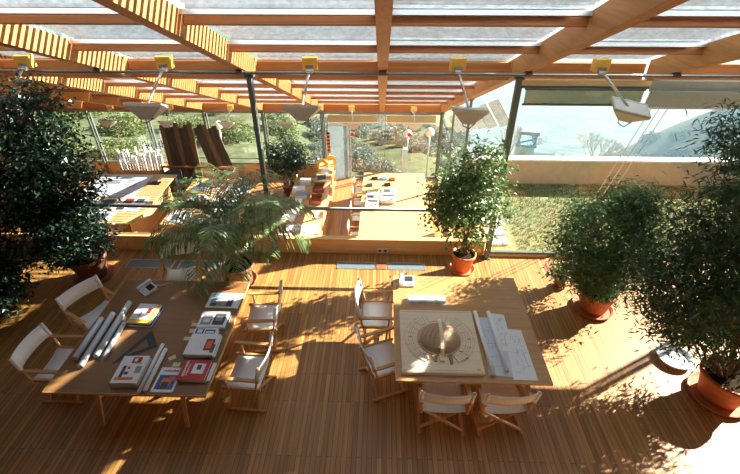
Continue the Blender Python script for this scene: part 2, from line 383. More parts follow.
# guard rail over the parapet
t=thing('guard_rail','thin dark steel handrail running above the low wooden parapet','handrail',(0,BACK-.04,1.0))
MB().tube([(-11.6,0,0),(1.9,0,0)],.032).build('rail','rod',t)
# rods that carry the lamps
t=thing('lamp_rod','long grey steel rod crossing under the roof beams, carrying the near lamps','rod',(0,6.15,3.40)); MB().tube([(-11.6,0,0),(8.1,0,0)],.022).build('rail','rod',t)
for k in range(-5,5): MB().bb(k*BAY-.05,k*BAY+.05,-.03,.03,-.015,.035).build('bracket','steel',t)
t=thing('lamp_rod','grey steel rod along the head of the far glass wall, carrying the far lamps','rod',(0,13.78,.28)); MB().tube([(-11.6,0,0),(1.9,0,0)],.018).build('rail','rod',t)
t=thing('window_rail','dark rail across the far left glazing at hip height','rail',(0,13.85,-1.38)); MB().tube([(-11.6,0,0),(-2.0,0,0)],.018).build('rail','rod',t)

# ---------------------------------------------------------------- lamps
def lamp(label,x,y,z,vec,tilt,grp,sc_=1,shade=True):
    t=thing('spot_lamp',label,'lamp',(x,y,z),0,grp)
    b=MB(); b.box((0,0,.06),(.20*sc_,.12*sc_,.16*sc_),(0,0,R(8))); b.build('bracket_box','lampbox',t,.006)
    b=MB(); b.bb(-.05*sc_,.05*sc_,-.08*sc_,-.05*sc_,-.04,.05); b.tube([(-.045*sc_,-.1*sc_,-.02),(.045*sc_,-.1*sc_,-.02)],.022*sc_); b.build('clamp','alu',t)
    v=Vector(vec); MB().tube([(0,-.08*sc_,0),tuple(v*.96)],.017*sc_).build('arm','alu',t)
    m=Euler(tilt).to_matrix()
    def T(p): return tuple(m@(Vector(p)*sc_)+v)
    # inverted truncated pyramid housing: wide lens on top
    w2,d2,wb,db,h=.24,.16,.07,.05,.17
    b=MB(); P=[(-w2,-d2,0),(w2,-d2,0),(w2,d2,0),(-w2,d2,0),(-wb,-db,-h),(wb,-db,-h),(wb,db,-h),(-wb,db,-h),(-w2,-d2,.03),(w2,-d2,.03),(w2,d2,.03),(-w2,d2,.03)]
    b.add([T(p) for p in P],[(7,6,5,4),(0,4,5,1),(1,5,6,2),(2,6,7,3),(3,7,4,0),(0,1,9,8),(1,2,10,9),(2,3,11,10),(3,0,8,11)])
    hs=b.build('housing','shade',t)
    i=.025; P=[(-w2,-d2,.03),(w2,-d2,.03),(w2,d2,.03),(-w2,d2,.03),(-w2+i,-d2+i,.03),(w2-i,-d2+i,.03),(w2-i,d2-i,.03),(-w2+i,d2-i,.03)]
    P+= [(a,b_,c+.012) for a,b_,c in P]
    b=MB(); b.add([T(p) for p in P],[(8,9,13,12),(9,10,14,13),(10,11,15,14),(11,8,12,15),(0,1,9,8),(1,2,10,9),(2,3,11,10),(3,0,8,11),(4,12,13,5),(5,13,14,6),(6,14,15,7),(7,15,12,4)]); lf=b.build('lens_frame','beige',hs)
    b=MB(); z=.022; P=[(-w2+i,-d2+i,z),(w2-i,-d2+i,z),(w2-i,d2-i,z),(-w2+i,d2-i,z)]; P+=[(a,b_,z+.012) for a,b_,c in P]
    b.add([T(p) for p in P],[(3,2,1,0),(4,5,6,7),(0,1,5,4),(1,2,6,5),(2,3,7,6),(3,0,4,7)]); b.build('lens','lens',hs)
    b=MB(); b.tube([T((.1,-.05,-.15)),T((.02,-.1,-.22)),T((-.06,-.06,-.2)),T((-.07,-.03,-.16))],.007,6); b.build('cable','black',t)
G='pyramid spot lamps on the roof rods'
NL=[('far left edge of the frame above the dark ficus',-4.84),('over the left work table, second from the left',-2.93),('just left of the centre roof beam',-.97),('just right of the centre roof beam',.99),('in front of the sea window, tilted to show its glass',2.86)]
vecs=[(-.4,-.1,-.45),(-.34,-.16,-.5),(-.13,-.15,-.5),(.20,-.15,-.52),(.50,-.12,-.48)]
tilts=[(R(-18),R(-8),R(10)),(R(-22),R(4),R(8)),(R(-20),R(2),0),(R(-14),R(3),R(-4)),(R(14),R(10),R(-10))]
for (lb,x),v,tl in zip(NL,vecs,tilts): lamp('grey spot lamp '+lb,x,6.12,3.48,v,tl,G)
FL=[(1.0,'on the far glass wall, right of the centre beam'),(-.97,'on the far glass wall, just left of the centre beam'),(-2.9,'on the far glass wall in front of the lower ficus'),(-4.85,'on the far glass wall above the right stack of dark boards'),(-6.8,'on the far glass wall left of the dark boards'),(-8.75,'on the far glass wall, second from the left')]
for x,lb in FL: lamp('small grey spot lamp '+lb,x,13.8,.34,(0.06 if x>-1 else -.18,-.12,-.42),(R(-22),R(3),0),G,.95)

# side awning louvres
for i in range(6):
    y=8.4+i*.95; z=ZB(y)-.12; 
    t=thing('glass_louvre','tilted translucent white louvre, %s of the row outside the lower studio side'%['nearest','second nearest','third nearest','third farthest','second farthest','farthest'][i],'louvre',(2.07,y,z),0,'tilted louvres on the lower studio side')
    xa_=Vector((.34,-.05,-.5)).normalized(); nb=xa_.cross(Vector((.33,-.25,.12))).normalized(); r_=Matrix((xa_,nb.cross(xa_),nb)).transposed()
    MB().box(r_@Vector((.34,0,0)),(.56,.24,.012),r_).build('panel','awn',t)
    f=MB(); 
    for s_ in (-.125,.125): f.box(r_@Vector((.34,s_,0)),(.58,.014,.025),r_)
    f.build('frame','alu',t)
# cables outside the sea window
t=thing('stay_cables','three thin pale stay cables hanging outside the sea window','cable',(0,6.9,0))
for dx in (0,.12,.25): MB().tube([(4.35+dx,0,3.3),(3.65+dx*1.0,.25,.02)],.007,6).build('cable','alu',t)
# blinds on the right front glazing
t=thing('roller_blind','folded grey-green roller blind above the sea window at right','blind',(5.9,BACK-.1,3.0))
b=MB(); 
for zt,zb,dy in ((.24,.08,0),(.10,-.02,-.03),(.0,-.14,-.015)): b.box((0,dy,(zt+zb)/2),(4.1,.04,zt-zb),(R(6),0,0))
b.build('fabric','blind',t,.008); MB().tube([(-2.05,-.02,-.15),(2.05,-.02,-.15)],.016).build('bottom_bar','alu',t)
t=thing('smoked_blind','narrow dark translucent strip under the roof edge over the sea window','blind',(2.95,BACK-.06,2.98))
MB().bb(-.85,.85,-.008,.008,-.1,.1).build('panel','smoke',t); f=MB(); f.bb(-.87,.87,-.015,.015,-.125,-.1); f.bb(-.87,.87,-.015,.015,.1,.125); f.build('frame','steel',t)
for x0,x1,lb in ((-1.75,-.15,'short ochre screen at the head of the far glass wall, left bay'),(.15,1.75,'short ochre screen at the head of the far glass wall, right bay')):
    t=thing('glass_screen',lb,'blind',((x0+x1)/2,END-.06,.02)); h=(x1-x0)/2
    MB().bb(-h,h,-.006,.006,-.13,.1).build('fabric',flat('ochre screen',(.42,.36,.2),.8),t); MB().bb(-h-.02,h+.02,-.012,.012,-.16,-.13).build('bottom_bar','cap',t)
# frosted door leaf, red dots
t=thing('glass_door','hazy bluish glass door leaf left of the far glass wall','door',(-1.42,END-.06,LOW)); MB().bb(-.35,.35,-.006,.006,.0,1.93).build('pane','frost',t)
f=MB(); f.bb(-.38,-.35,-.02,.02,.0,1.97); f.bb(.35,.38,-.02,.02,0,1.97); f.bb(-.38,.38,-.02,.02,1.93,1.97); f.build('frame','alu',t)
for x,lb in ((-1.0,'red round sticker on the far glass left of the centre'),(.93,'red round sticker on the far glass right of the centre')):
    b=MB(); b.tube([(x,END-.005,-.55),(x,END-.012,-.55)],.07,20); tag(b.build('window_sticker',flat('red sticker',(.65,.02,.03),.5)),lb,'sticker')
t=thing('striped_gauge','tall narrow red and black checkered strip beside the far glass post','strip',(-1.78,END-.12,-.45))
b=MB()
for i in range(12): b.cur=i%2; b.bb(-.05,.05,-.01,.01,-.06*i-.06,-.06*i)
b.build('strip',['black','orange'],t)

# ---------------------------------------------------------------- furniture: tables
def table(name,label,x0,x1,y0,y1,top,mt,group,trest):
    t=thing(name,label,'table',((x0+x1)/2,(y0+y1)/2,0)); w_,d_=(x1-x0)/2,(y1-y0)/2
    MB().bb(-w_+.006,w_-.006,-d_+.006,d_-.006,top-.03,top).build('tabletop',mt,t)
    b=MB(); b.bb(-w_,w_,-d_,-d_+.006,top-.031,top+.0005); b.bb(-w_,w_,d_-.006,d_,top-.031,top+.0005); b.bb(-w_,-w_+.006,-d_,d_,top-.031,top+.0005); b.bb(w_-.006,w_,-d_,d_,top-.031,top+.0005); b.build('edge_lipping','edge',t)
    for yy in (-d_+trest,d_-.32):
        MB().bb(-w_+.3,w_-.3,yy-.03,yy+.03,top-.09,top-.031).build('cross_rail','beech',t)
        for xx,sx in ((-w_+.42,-1),(w_-.42,1)):
            for s_ in (-1,1): MB().bar((xx,yy+s_*.02,top-.06),(xx+sx*.02,yy+s_*.24,0),.045,.03).build('leg','beech',t)
            MB().bar((xx,yy-.13,.36),(xx,yy+.13,.36),.03,.03).build('stretcher','beech',t)
    return t
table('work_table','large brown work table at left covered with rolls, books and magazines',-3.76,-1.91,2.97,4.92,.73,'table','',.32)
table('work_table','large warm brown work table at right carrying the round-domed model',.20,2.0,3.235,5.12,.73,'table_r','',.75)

# ---------------------------------------------------------------- director's chairs
def make_chair(label,loc,rz,cm='canvas'):
    # local: sitter faces +Y, back at -Y
    t=thing('directors_chair',label,'chair',loc,rz,"canvas director's chairs round the upper tables")
    W=.26
    # seat sling
    b=MB(); n=8; vs_=[];fs=[]
    for i in range(n+1):
        u=-1+2*i/n; x=u*(W-.01); z=.445-.035*(1-u*u)
        for y in (-.2,.22):
            vs_.append((x,y,z)); vs_.append((x,y,z-.006))
    for i in range(n):
        a=i*4; c=a+4
        fs+=[(a,c,c+2,a+2),(a+1,a+3,c+3,c+1),(a,a+1,c+1,c),(a+2,c+2,c+3,a+3)]
    fs+=[(0,2,3,1),(n*4,n*4+1,n*4+3,n*4+2)]
    b.smooth=True; b.add(vs_,fs); b.build('seat',cm,t)
    for s_ in (-1,1): MB().bar((s_*W,-.23,.44),(s_*W,.25,.44),.03,.035).build('seat_rail','beech',t,.004)
    # X legs front and rear
    for y in (-.17,.19):
        MB().bar((-W,y,.43),(W-.01,y,.03),.022,.034,(0,1,0)).build('leg','beech',t,.003)
        MB().bar((W,y+.024,.43),(-W+.01,y+.024,.03),.022,.034,(0,1,0)).build('leg','beech',t,.003)
    for s_ in (-1,1): MB().bar((s_*W,-.24,.016),(s_*W,.26,.016),.03,.032).build('foot_rail','beech',t,.004)
    # back posts lean back, arms
    for s_ in (-1,1):
        MB().bar((s_*(W+.02),-.17,.40),(s_*(W+.02),-.27,.87),.022,.036,(1,0,0)).build('back_post','beech',t,.004)
        MB().bar((s_*(W+.02),.16,.43),(s_*(W+.02),.17,.62),.022,.032,(1,0,0)).build('arm_support','beech',t,.003)
        MB().bar((s_*(W+.02),-.25,.635),(s_*(W+.02),.24,.635),.05,.022).build('armrest','beech',t,.005)
    # curved canvas back with sleeves
    b=MB(); vs_=[];fs=[]; n=8
    for i in range(n+1):
        u=-1+2*i/n; x=u*(W+.02); dy=-.045*(1-u*u)
        for z,y in ((.855,-.265),(.66,-.222)):
            vs_.append((x,y+dy+.004,z)); vs_.append((x,y+dy-.004,z))
    for i in range(n):
        a=i*4; c=a+4
        fs+=[(a,a+2,c+2,c),(a+1,c+1,c+3,a+3),(a,c,c+1,a+1),(a+2,a+3,c+3,c+2)]
    fs+=[(0,1,3,2),(n*4,n*4+2,n*4+3,n*4+1)]
    b.smooth=True; b.add(vs_,fs)
    for s_ in (-1,1): b.tube([(s_*(W+.02),-.224,.655),(s_*(W+.02),-.268,.862)],.024,8)
    b.build('backrest',cm,t)
    return t
c0=make_chair("white canvas director's chair, upper of the two left of the left table",(-4.08,4.52,0),R(-117.6+90),'canvas_w')
def chair(lb,loc,deg):
    # deg = direction of the back line (left post to right post) ; sitter faces perpendicular
    return dup(c0,(loc[0],loc[1],0),R(deg),lb)
# rotation: sitter faces +Y at 0
def place(lb,mid,face,first=False):
    # mid = mid point of the back top; face = heading of the sitter in degrees (90 = +Y)
    a=R(face); d=Vector((math.cos(a),math.sin(a))); p=Vector(mid)+d*.265
    if first: c0.location=(p.x,p.y,0); c0.rotation_euler=(0,0,a-R(90)); return c0
    return dup(c0,(p.x,p.y,0),a-R(90),lb)
place('',(-4.27,4.6),-28,True)
place("white canvas director's chair, lower of the two left of the left table",(-4.31,3.6),0)
place("canvas director's chair alone at the far side of the left table before the palm",(-3.245,5.66),-74)
place("canvas director's chair, upper of the two right of the left table",(-1.39,4.52),184)
place("canvas director's chair, lower of the two right of the left table",(-1.355,3.53),176)
place("canvas director's chair in dappled sun, upper of the two left of the right table",(-.295,4.6),0)
place("angled canvas director's chair, lower of the two left of the right table",(-.185,3.70),22)
place("canvas director's chair at the near side of the right table, below the model",(.765,2.99),89)
place("canvas director's chair at the near side of the right table, below the drawing rolls",(1.475,3.0),94)

# ---------------------------------------------------------------- things on the tables
T0=.7308
def book(label,x,y,w_,d_,h,z,rz=0,cover='paper',name='magazine',art=(),cat='magazine',pages='paper'):
    t=thing(name,label,cat,(x,y,z),R(rz))
    b=MB(); e=.003 if h>.01 else .0015
    b.bb(-w_/2,w_/2,-d_/2,d_/2,0,e); b.bb(-w_/2,w_/2,-d_/2,d_/2,h-e,h); b.bb(-w_/2,-w_/2+e,-d_/2,d_/2,e,h-e); b.build('cover',cover,t)
    MB().bb(-w_/2+e,w_/2-.004,-d_/2+.004,d_/2-.004,e,h-e).build('pages',pages,t)
    if art:
        b=MB(); ms=[]
        for k,(x0,x1,y0,y1,m) in enumerate(art):
            if m not in ms: ms.append(m)
            b.cur=ms.index(m); b.bb((x0-.5)*w_,(x1-.5)*w_,(y0-.5)*d_,(y1-.5)*d_,h,h+.0006+.0002*k)
        b.build('cover_picture',ms,t)
    return t
def script(x0,x1,y,hgt,m,seed=1,vert=False):   # unreadable small lettering
    rnd=random.Random(seed); r=[]; x=x0
    while x<x1:
        w_=(x1-x0)/14*rnd.uniform(.5,1); hh=hgt*rnd.uniform(.5,1)
        r.append((x,x+w_,y,y+hh,m) if not vert else (y,y+hh,x,x+w_,m)); x+=w_*1.5
    return r
# left table
book('blue-edged book lying under the white and yellow book on the left table',-3.11,4.16,.33,.37,.035,T0,-3,'navy','book',(),'book')
book('white book with yellow border and dark picture atop the blue-edged book',-3.12,4.17,.30,.35,.03,T0+.0355,-4,'paper','book',((0,1,0,.16,'yellow'),(.84,1,0,1,'yellow'),(.55,.74,.5,.78,'dkred'),(.3,.38,.3,.6,'mgrey')),'book')
for k,(dx,dy,c) in enumerate(((.0,-.005,'mgrey'),(.012,.004,'beige'),(-.005,.008,'greyp'),(.005,0,'beige'))):
    book('magazine %s in the stack beside the thin rolls, left table'%['at the bottom','second from bottom','third from bottom','just under the top one'][k],-2.87+dx,3.245+dy,.30,.385,.016,T0+.0163*k,2,c)
book('white magazine with maroon square and orange print, topmost beside the thin rolls',-2.865,3.25,.30,.385,.014,T0+.066,2,'paper',art=[(.42,.78,.72,.95,'dkred'),(.5,.62,.78,.9,'paper'),(.6,.86,.69,.73,'yellow'),(.2,.32,.2,.62,'navy'),(.34,.5,.3,.4,'dgrey'),(.7,.92,.35,.6,'mgrey'),(.1,.78,.1,.2,'orange'),(.4,.48,.5,.58,'dkred')])
book('thin white magazine with blue and orange cover picture at the near table edge',-2.42,3.17,.25,.34,.012,T0,0,'paper',art=[(.1,.92,.1,.68,'blue'),(.3,.75,.25,.55,'orange'),(.35,.65,.12,.4,'dgrey'),(.6,.85,.45,.62,'orange')]+script(.2,.85,.82,.09,'dkred',3))
book('dark book under the red book at the near corner of the left table',-2.115,3.275,.31,.27,.03,T0,0,'dgrey','book',(),'book')
book('bright red book with a small white square picture on its cover',-2.13,3.28,.32,.28,.028,T0+.0306,-1,'red','book',[(.42,.85,.3,.82,'paper'),(.56,.72,.5,.75,'dgrey')]+script(.15,.95,.12,.1,'paper',5,True)+script(.2,.75,.25,.06,'paper',6,True),'book')
book('white leaflet leaning out right of the red book',-1.945,3.29,.04,.25,.018,T0,-2,'paper')
mags=[(-2.16,3.64,0,'dgrey',[]),(-2.15,3.65,2,'paper',[]),(-2.165,3.645,-1,'mgrey',[]),(-2.16,3.645,0,'paper',[(.6,.9,.2,.75,'dkred'),(.66,.84,.3,.66,'orange'),(.85,.97,.1,.5,'dgrey')])]
for k,(x,y,rz,c,a) in enumerate(mags):
    book(['dark magazine at the bottom of the pile behind the red book','white magazine, second from bottom behind the red book','grey magazine just under the top one behind the red book','white magazine with a dark red motif, topmost behind the red book'][k],x,y,.36,.33,.02,T0+.0206*k,rz,c,art=a)
book('black-edged magazine below the picture magazine at the table right edge',-2.15,4.10,.35,.29,.02,T0,-1,'dgrey')
book('open grey picture magazine, lower of the pile nearest the poster',-2.17,4.11,.35,.31,.015,T0+.0206,1,'paper')
book('magazine with two grey photographs, topmost nearest the poster',-2.18,4.10,.35,.28,.012,T0+.0362,0,'paper',art=[(.08,.46,.15,.85,'mgrey'),(.15,.4,.3,.55,'paper'),(.52,.95,.15,.9,'dgrey'),(.6,.85,.4,.7,'mgrey')])
book('magazine with blue framed pictures in the middle of the right-hand row',-2.2,3.885,.30,.11,.05,T0,0,'paper',art=[(.05,.42,.1,.9,'blue'),(.13,.35,.2,.8,'paper_b'),(.46,.9,.15,.75,'blue'),(.5,.85,.25,.5,'paper')])
t=book('single printed sheet with a building photograph at the far right corner',-2.16,4.515,.46,.30,.003,T0,-1,'paper','poster_sheet',[(.1,.78,.08,.9,'mgrey'),(.1,.45,.55,.9,'sky'),(.25,.7,.4,.78,'paper'),(.14,.3,.1,.3,'dgrey'),(.6,.78,.1,.5,'dgrey'),(.45,.55,.2,.45,'greyp')],'sheet')
for x,y,rz,lb in ((-2.49,3.49,35,'small yellow note lying loose near the red book'),(-2.40,3.39,4,'small yellow note at the top of the blue magazine'),(-2.42,3.80,0,'small yellow note, nearest at the left of the magazine row'),(-2.40,3.93,3,'small yellow note, middle at the left of the magazine row'),(-2.41,4.04,0,'small yellow note, farthest at the left of the magazine row')):
    b=MB(); 
    for q in range(3): b.bb(-.042,.042,-.03,.03,q*.0012,q*.0012+.001)
    o=b.build('sticky_note','note'); o.location=(x,y,T0); o.rotation_euler=(0,0,R(rz)); tag(o,lb,'note',None)
def roll(label,a,b_,r,z,m='paper_b'):
    a=Vector((*a,z+r)); b_=Vector((*b_,z+r)); d=b_-a; t=thing('drawing_roll',label,'paper roll',tuple((a+b_)/2),math.atan2(d.y,d.x))
    l=d.length/2
    # sheet wound as an open tube
    prof=[]; n=20
    b=MB(); vs_=[];fs=[]
    for x in (-l,l):
        for rr in (r,r*.86,r*.6,r*.5):
            for k in range(n): q=2*math.pi*k/n; vs_.append((x,rr*math.cos(q),rr*math.sin(q)))
    b.smooth=True
    N=n*4
    for k in range(n):
        k2=(k+1)%n
        fs+=[(k,k2,N+k2,N+k),(n+k,N+n+k,N+n+k2,n+k2),(k,n+k,n+k2,k2),(N+k,N+k2,N+n+k2,N+n+k),
             (2*n+k,2*n+k2,N+2*n+k2,N+2*n+k),(3*n+k,N+3*n+k,N+3*n+k2,3*n+k2),(2*n+k,3*n+k,3*n+k2,2*n+k2),(N+2*n+k,N+2*n+k2,N+3*n+k2,N+3*n+k)]
    b.add(vs_,fs); b.build('paper_sheet',m,t)
    return t
roll('left of the three thick blueprint rolls on the left table',(-3.63,3.42),(-3.66,4.08),.036,T0)
roll('middle of the three thick blueprint rolls on the left table',(-3.50,3.30),(-3.56,4.18),.036,T0)
roll('right of the three thick blueprint rolls on the left table, reaching farthest back',(-3.40,3.46),(-3.44,4.40),.036,T0)
roll('short blueprint roll resting right of the three thick ones',(-3.30,3.45),(-3.33,4.02),.028,T0)
roll('left of the two thin white rolls at the near edge of the left table',(-2.66,2.985),(-2.68,3.68),.022,T0,'paper')
roll('right of the two thin white rolls at the near edge of the left table',(-2.60,3.0),(-2.61,3.60),.025,T0,'paper')
# set square with window
b=MB(); P=[(-3.18,3.37),(-2.93,3.93),(-2.74,3.66)]
cx=sum(p[0] for p in P)/3; cy=sum(p[1] for p in P)/3; Q=[(cx+(p[0]-cx)*.48,cy+(p[1]-cy)*.48) for p in P]
for i in range(3):
    j=(i+1)%3; b.prism([P[i],Q[i],Q[j],P[j]],T0,T0+.003)
tag(b.build('set_square','dgreen'),'dark translucent set square lying between rolls and books','set square')
KP=[]
def phone(label,loc,rz,cord):
    t=thing('desk_phone',label,'telephone',loc,R(rz))
    b=MB(); b.add([(-.11,-.10,0),(.11,-.10,0),(.11,.10,0),(-.11,.10,0),(-.11,-.10,.025),(.11,-.10,.025),(.11,.10,.06),(-.11,.10,.06)],[(0,3,2,1),(4,5,6,7),(0,1,5,4),(1,2,6,5),(2,3,7,6),(3,0,4,7)]); b.build('body','white',t,.006)
    sl=math.atan(.035/.2)
    def pl(x,y,w_,d_,h,m,nm):
        z=.0425+y*.175+h/2; b=MB(); b.box((x,y,z),(w_,d_,h),(sl,0,0)); b.build(nm,m,KP[0] if nm=='key' else t) if nm!='key_panel' else KP.insert(0,b.build(nm,m,t))
    pl(.03,.03,.12,.09,.006,'dgreen','display'); pl(.03,-.055,.12,.05,.004,'mgrey','key_panel')
    for i in range(3):
        for j in range(4): pl(-.015+j*.03,-.04-i*.015,.02,.009,.009,'paper','key')
    b=MB(); b.box((-.075,0,.075),(.045,.2,.025),(sl,0,0)); b.box((-.075,-.085,.052),(.055,.05,.03),(sl,0,0)); b.box((-.075,.085,.078),(.055,.05,.03),(sl,0,0)); b.build('handset','white',t,.008)
    b=MB(); b.tube([Vector(c) for c in cord],.004,6); b.build('cord','white',t)
phone('white desk telephone with dark display at the far left corner of the left table',(-3.33,4.70,T0),-38,[(0,.1,.02),(.06,.17,.01),(.10,.26,.01),(.16,.30,.008)])
phone('white desk telephone at the far left corner of the right table',(.40,4.97,T0),0,[(-.1,0,.02),(-.16,.02,.008),(-.18,.0,.006),(-.185,-.05,.006)])
# right table
t=thing('acrylic_box_rack','long clear acrylic rack of small white compartments on the right table','rack',(.66,4.58,T0))
MB().bb(-.27,.27,-.08,-.02,0,.006).build('base','acryl',t)
b=MB(); b.bb(-.26,.26,-.05,-.04,.006,.05); b.bb(-.26,.26,.05,.06,.0,.05); b.bb(-.26,-.25,-.05,.06,0,.05); b.bb(.25,.26,-.05,.06,0,.05); b.build('tray','acryl',t)
for i in range(8): MB().bb(-.245+i*.0615,-.19+i*.0615,-.035,.045,.002,.045).build('compartment','paper',t,.004)
# architectural model
mx,my=.757,3.835
t=thing('architectural_model','square pale wood model with a slatted round dome on the right table','model',(mx,my,T0))
MB().bb(-.48,.48,-.515,.515,0,.045).build('base','model',t,.002)
MB().bb(-.47,.47,-.505,.505,.045,.05).build('ground_plate','model',t,.001)
def ring(r0,r1,a0,a1,z0,z1,n=30,sx=1,sy=1):
    P=[(r0*math.cos(R(a0+(a1-a0)*i/n))*sx,r0*math.sin(R(a0+(a1-a0)*i/n))*sy) for i in range(n+1)]
    Q=[(r1*math.cos(R(a0+(a1-a0)*i/n))*sx,r1*math.sin(R(a0+(a1-a0)*i/n))*sy) for i in range(n+1)]
    b=MB()
    for i in range(n): b.prism([P[i],Q[i],Q[i+1],P[i+1]],z0,z1)
    return b
def rs(*a): return ring(*a)
b=MB(); 
for A in ((.30,.41,118,242),(.30,.41,-62,62),(.30,.36,70,110)):
    q=ring(*A,.05,.06,n=26); b.add(q.v,q.f)
b.build('terrace','model',t)
b=MB()
for rr in (.33,.36,.385,.43):
    for (a0,a1) in ((122,238),(-58,58)):
        q=ring(rr,rr+.003,a0,a1,.0595,.061,n=26); b.add(q.v,q.f)
for a in (118,135,150,165,195,210,225,242,-62,-40,-20,20,40,62,70,110):
    a=R(a); b.bar((.29*math.cos(a),.29*math.sin(a),.0605),(.42*math.cos(a),.42*math.sin(a),.0605),.003,.001)
for x,y in ((-.36,.02),(.37,.0),(-.2,-.25),(.24,-.2),(.3,-.3)): b.bb(x-.02,x+.02,y-.004,y+.004,.058,.064)
b.bb(-.46,.46,-.48,-.477,.05,.051); b.bb(-.46,.46,.477,.48,.05,.051)
b.build('groove_lines','cut',t)
b=MB(); b.bb(.40,.44,-.475,-.445,.05,.053); b.build('plate','yellow',t)
b=ring(0.001,.275,0,360,.05,.062,n=40); b.build('plinth','model_d',t)
# dome: slats as thin upright segments following an ellipsoid
b=MB(); n=34
for i in range(n):
    x=-.255+.51*(i+.5)/n
    half=math.sqrt(max(0,1-(x/.262)**2))*.255; pts=[]
    m_=12; top=.115*math.sqrt(max(.02,1-(x/.262)**2))
    vs_=[];
    for j in range(m_+1):
        u=-1+2*j/m_; y=u*half; z=.062+top*math.sqrt(max(0,1-u*u)); 
        for xx in (x-.0045,x+.0045): vs_+=[(xx,y,z),(xx,y,.060)]
    fs=[]
    for j in range(m_):
        a=j*4;c=a+4; fs+=[(a,a+2,c+2,c),(a,c,c+1,a+1),(a+2,a+3,c+3,c+2)]
    b.add(vs_,fs)
b.build('dome','model_d',t)
b=MB(); 
prev=None
for j in range(15):
    u=-1.12+2.24*j/14; y=u*.255; z=.07+.14*math.sqrt(max(0,1-(u/1.13)**2)); p=(0.01,y,z)
    if prev: b.bar(prev,p,.042,.012)
    prev=p
b.bb(-.03,.03,-.36,-.26,.05,.08); b.build('arch','model',t)
b=MB(); b.prism([(-.12,-.27),(-.09,-.36),(-.06,-.36),(-.05,-.27)],.05,.068); b.prism([(.08,-.26),(.10,-.40),(.13,-.38),(.13,-.25)],.05,.068); b.build('entrance_wall','cut',t)
# drawings
def sheet(label,P,z,seed,m='paper'):
    t=thing('drawing_sheet',label,'drawing',(0,0,0)); cx=sum(p[0] for p in P)/4; cy=sum(p[1] for p in P)/4; t.location=(cx,cy,z)
    MB().prism([(p[0]-cx,p[1]-cy) for p in P],0,.0015).build('paper_sheet',m,t)
    rnd=random.Random(seed); b=MB(); A,B,Cc,D=[Vector((p[0]-cx,p[1]-cy)) for p in P]
    def pt(u,v): return A*(1-u)*(1-v)+B*u*(1-v)+Cc*u*v+D*(1-u)*v
    for _ in range(26):
        u,v=rnd.uniform(.12,.8),rnd.uniform(.12,.85); l=rnd.uniform(.05,.25); 
        p=pt(u,v); q=pt(min(.9,u+l),v) if rnd.random()<.5 else pt(u,min(.92,v+l*.6)); b.bar((p.x,p.y,.0018),(q.x,q.y,.0018),.0035,.0006)
    b.build('drawn_lines','mgrey' if seed%2 else 'sky',t); return t
sheet('wide blueprint sheet under the two rolls on the right table',[(1.29,3.34),(1.66,3.32),(1.60,4.28),(1.33,4.28)],T0,1,'paper_b')
sheet('white drawing sheet reaching farthest right on the right table',[(1.56,3.28),(1.84,3.28),(1.84,4.06),(1.62,4.08)],T0+.0034,2)
sheet('narrow white plan sheet at the back beside the rolls',[(1.49,3.7),(1.66,3.7),(1.68,4.33),(1.50,4.36)],T0+.0068,3)
roll('left of the two white rolls beside the domed model',(1.335,3.32),(1.29,4.35),.026,T0+.0095,'paper')
roll('right of the two white rolls beside the domed model',(1.50,3.37),(1.47,4.35),.026,T0+.0095,'paper')

# ---------------------------------------------------------------- plants
def leaves(b,n,pos,L,Wd,rnd,droop=.4,outc=None):
    for _ in range(n):
        p=pos()
        a=rnd.uniform(0,2*math.pi); d=Vector((math.cos(a),math.sin(a),rnd.uniform(-droop-.5,.5-droop))).normalized()
        if outc is not None:
            d=(d+(p-outc).normalized()*.6).normalized()
        s_=d.cross(Vector((0,0,1)));
        if s_.length<.05: s_=Vector((1,0,0))
        s_.normalize(); up=s_.cross(d); tl=rnd.uniform(-.9,.9); s2=s_*math.cos(tl)+up*math.sin(tl); l=L*rnd.uniform(.7,1.3); w_=Wd*rnd.uniform(.8,1.2)
        up2=s2.cross(d)
        b.add([p,p+d*l*.45+s2*w_/2+up2*w_*.15,p+d*l-up2*l*.1,p+d*l*.45-s2*w_/2+up2*w_*.15],[(0,1,2),(0,2,3)])
def pot(t,r,h,m,saucer=True):
    z0=.025 if saucer else 0
    b=MB(); b.lathe([(r*.66,z0),(r*.70,z0+.01),(r*.93,z0+h*.82),(r,z0+h*.83),(r*1.02,z0+h),(r*.9,z0+h),(r*.88,z0+h*.86)],28); b.build('pot',m,t)
    MB().lathe([(r*.87,z0+h*.80),(r*.885,z0+h*.9)],20).build('soil','soil',t)
    if saucer: MB().lathe([(r*.9,0),(r*1.02,.015),(r*1.08,.05),(r*1.03,.05),(r*.95,.02)],28).build('saucer',m if saucer is True else saucer,t)
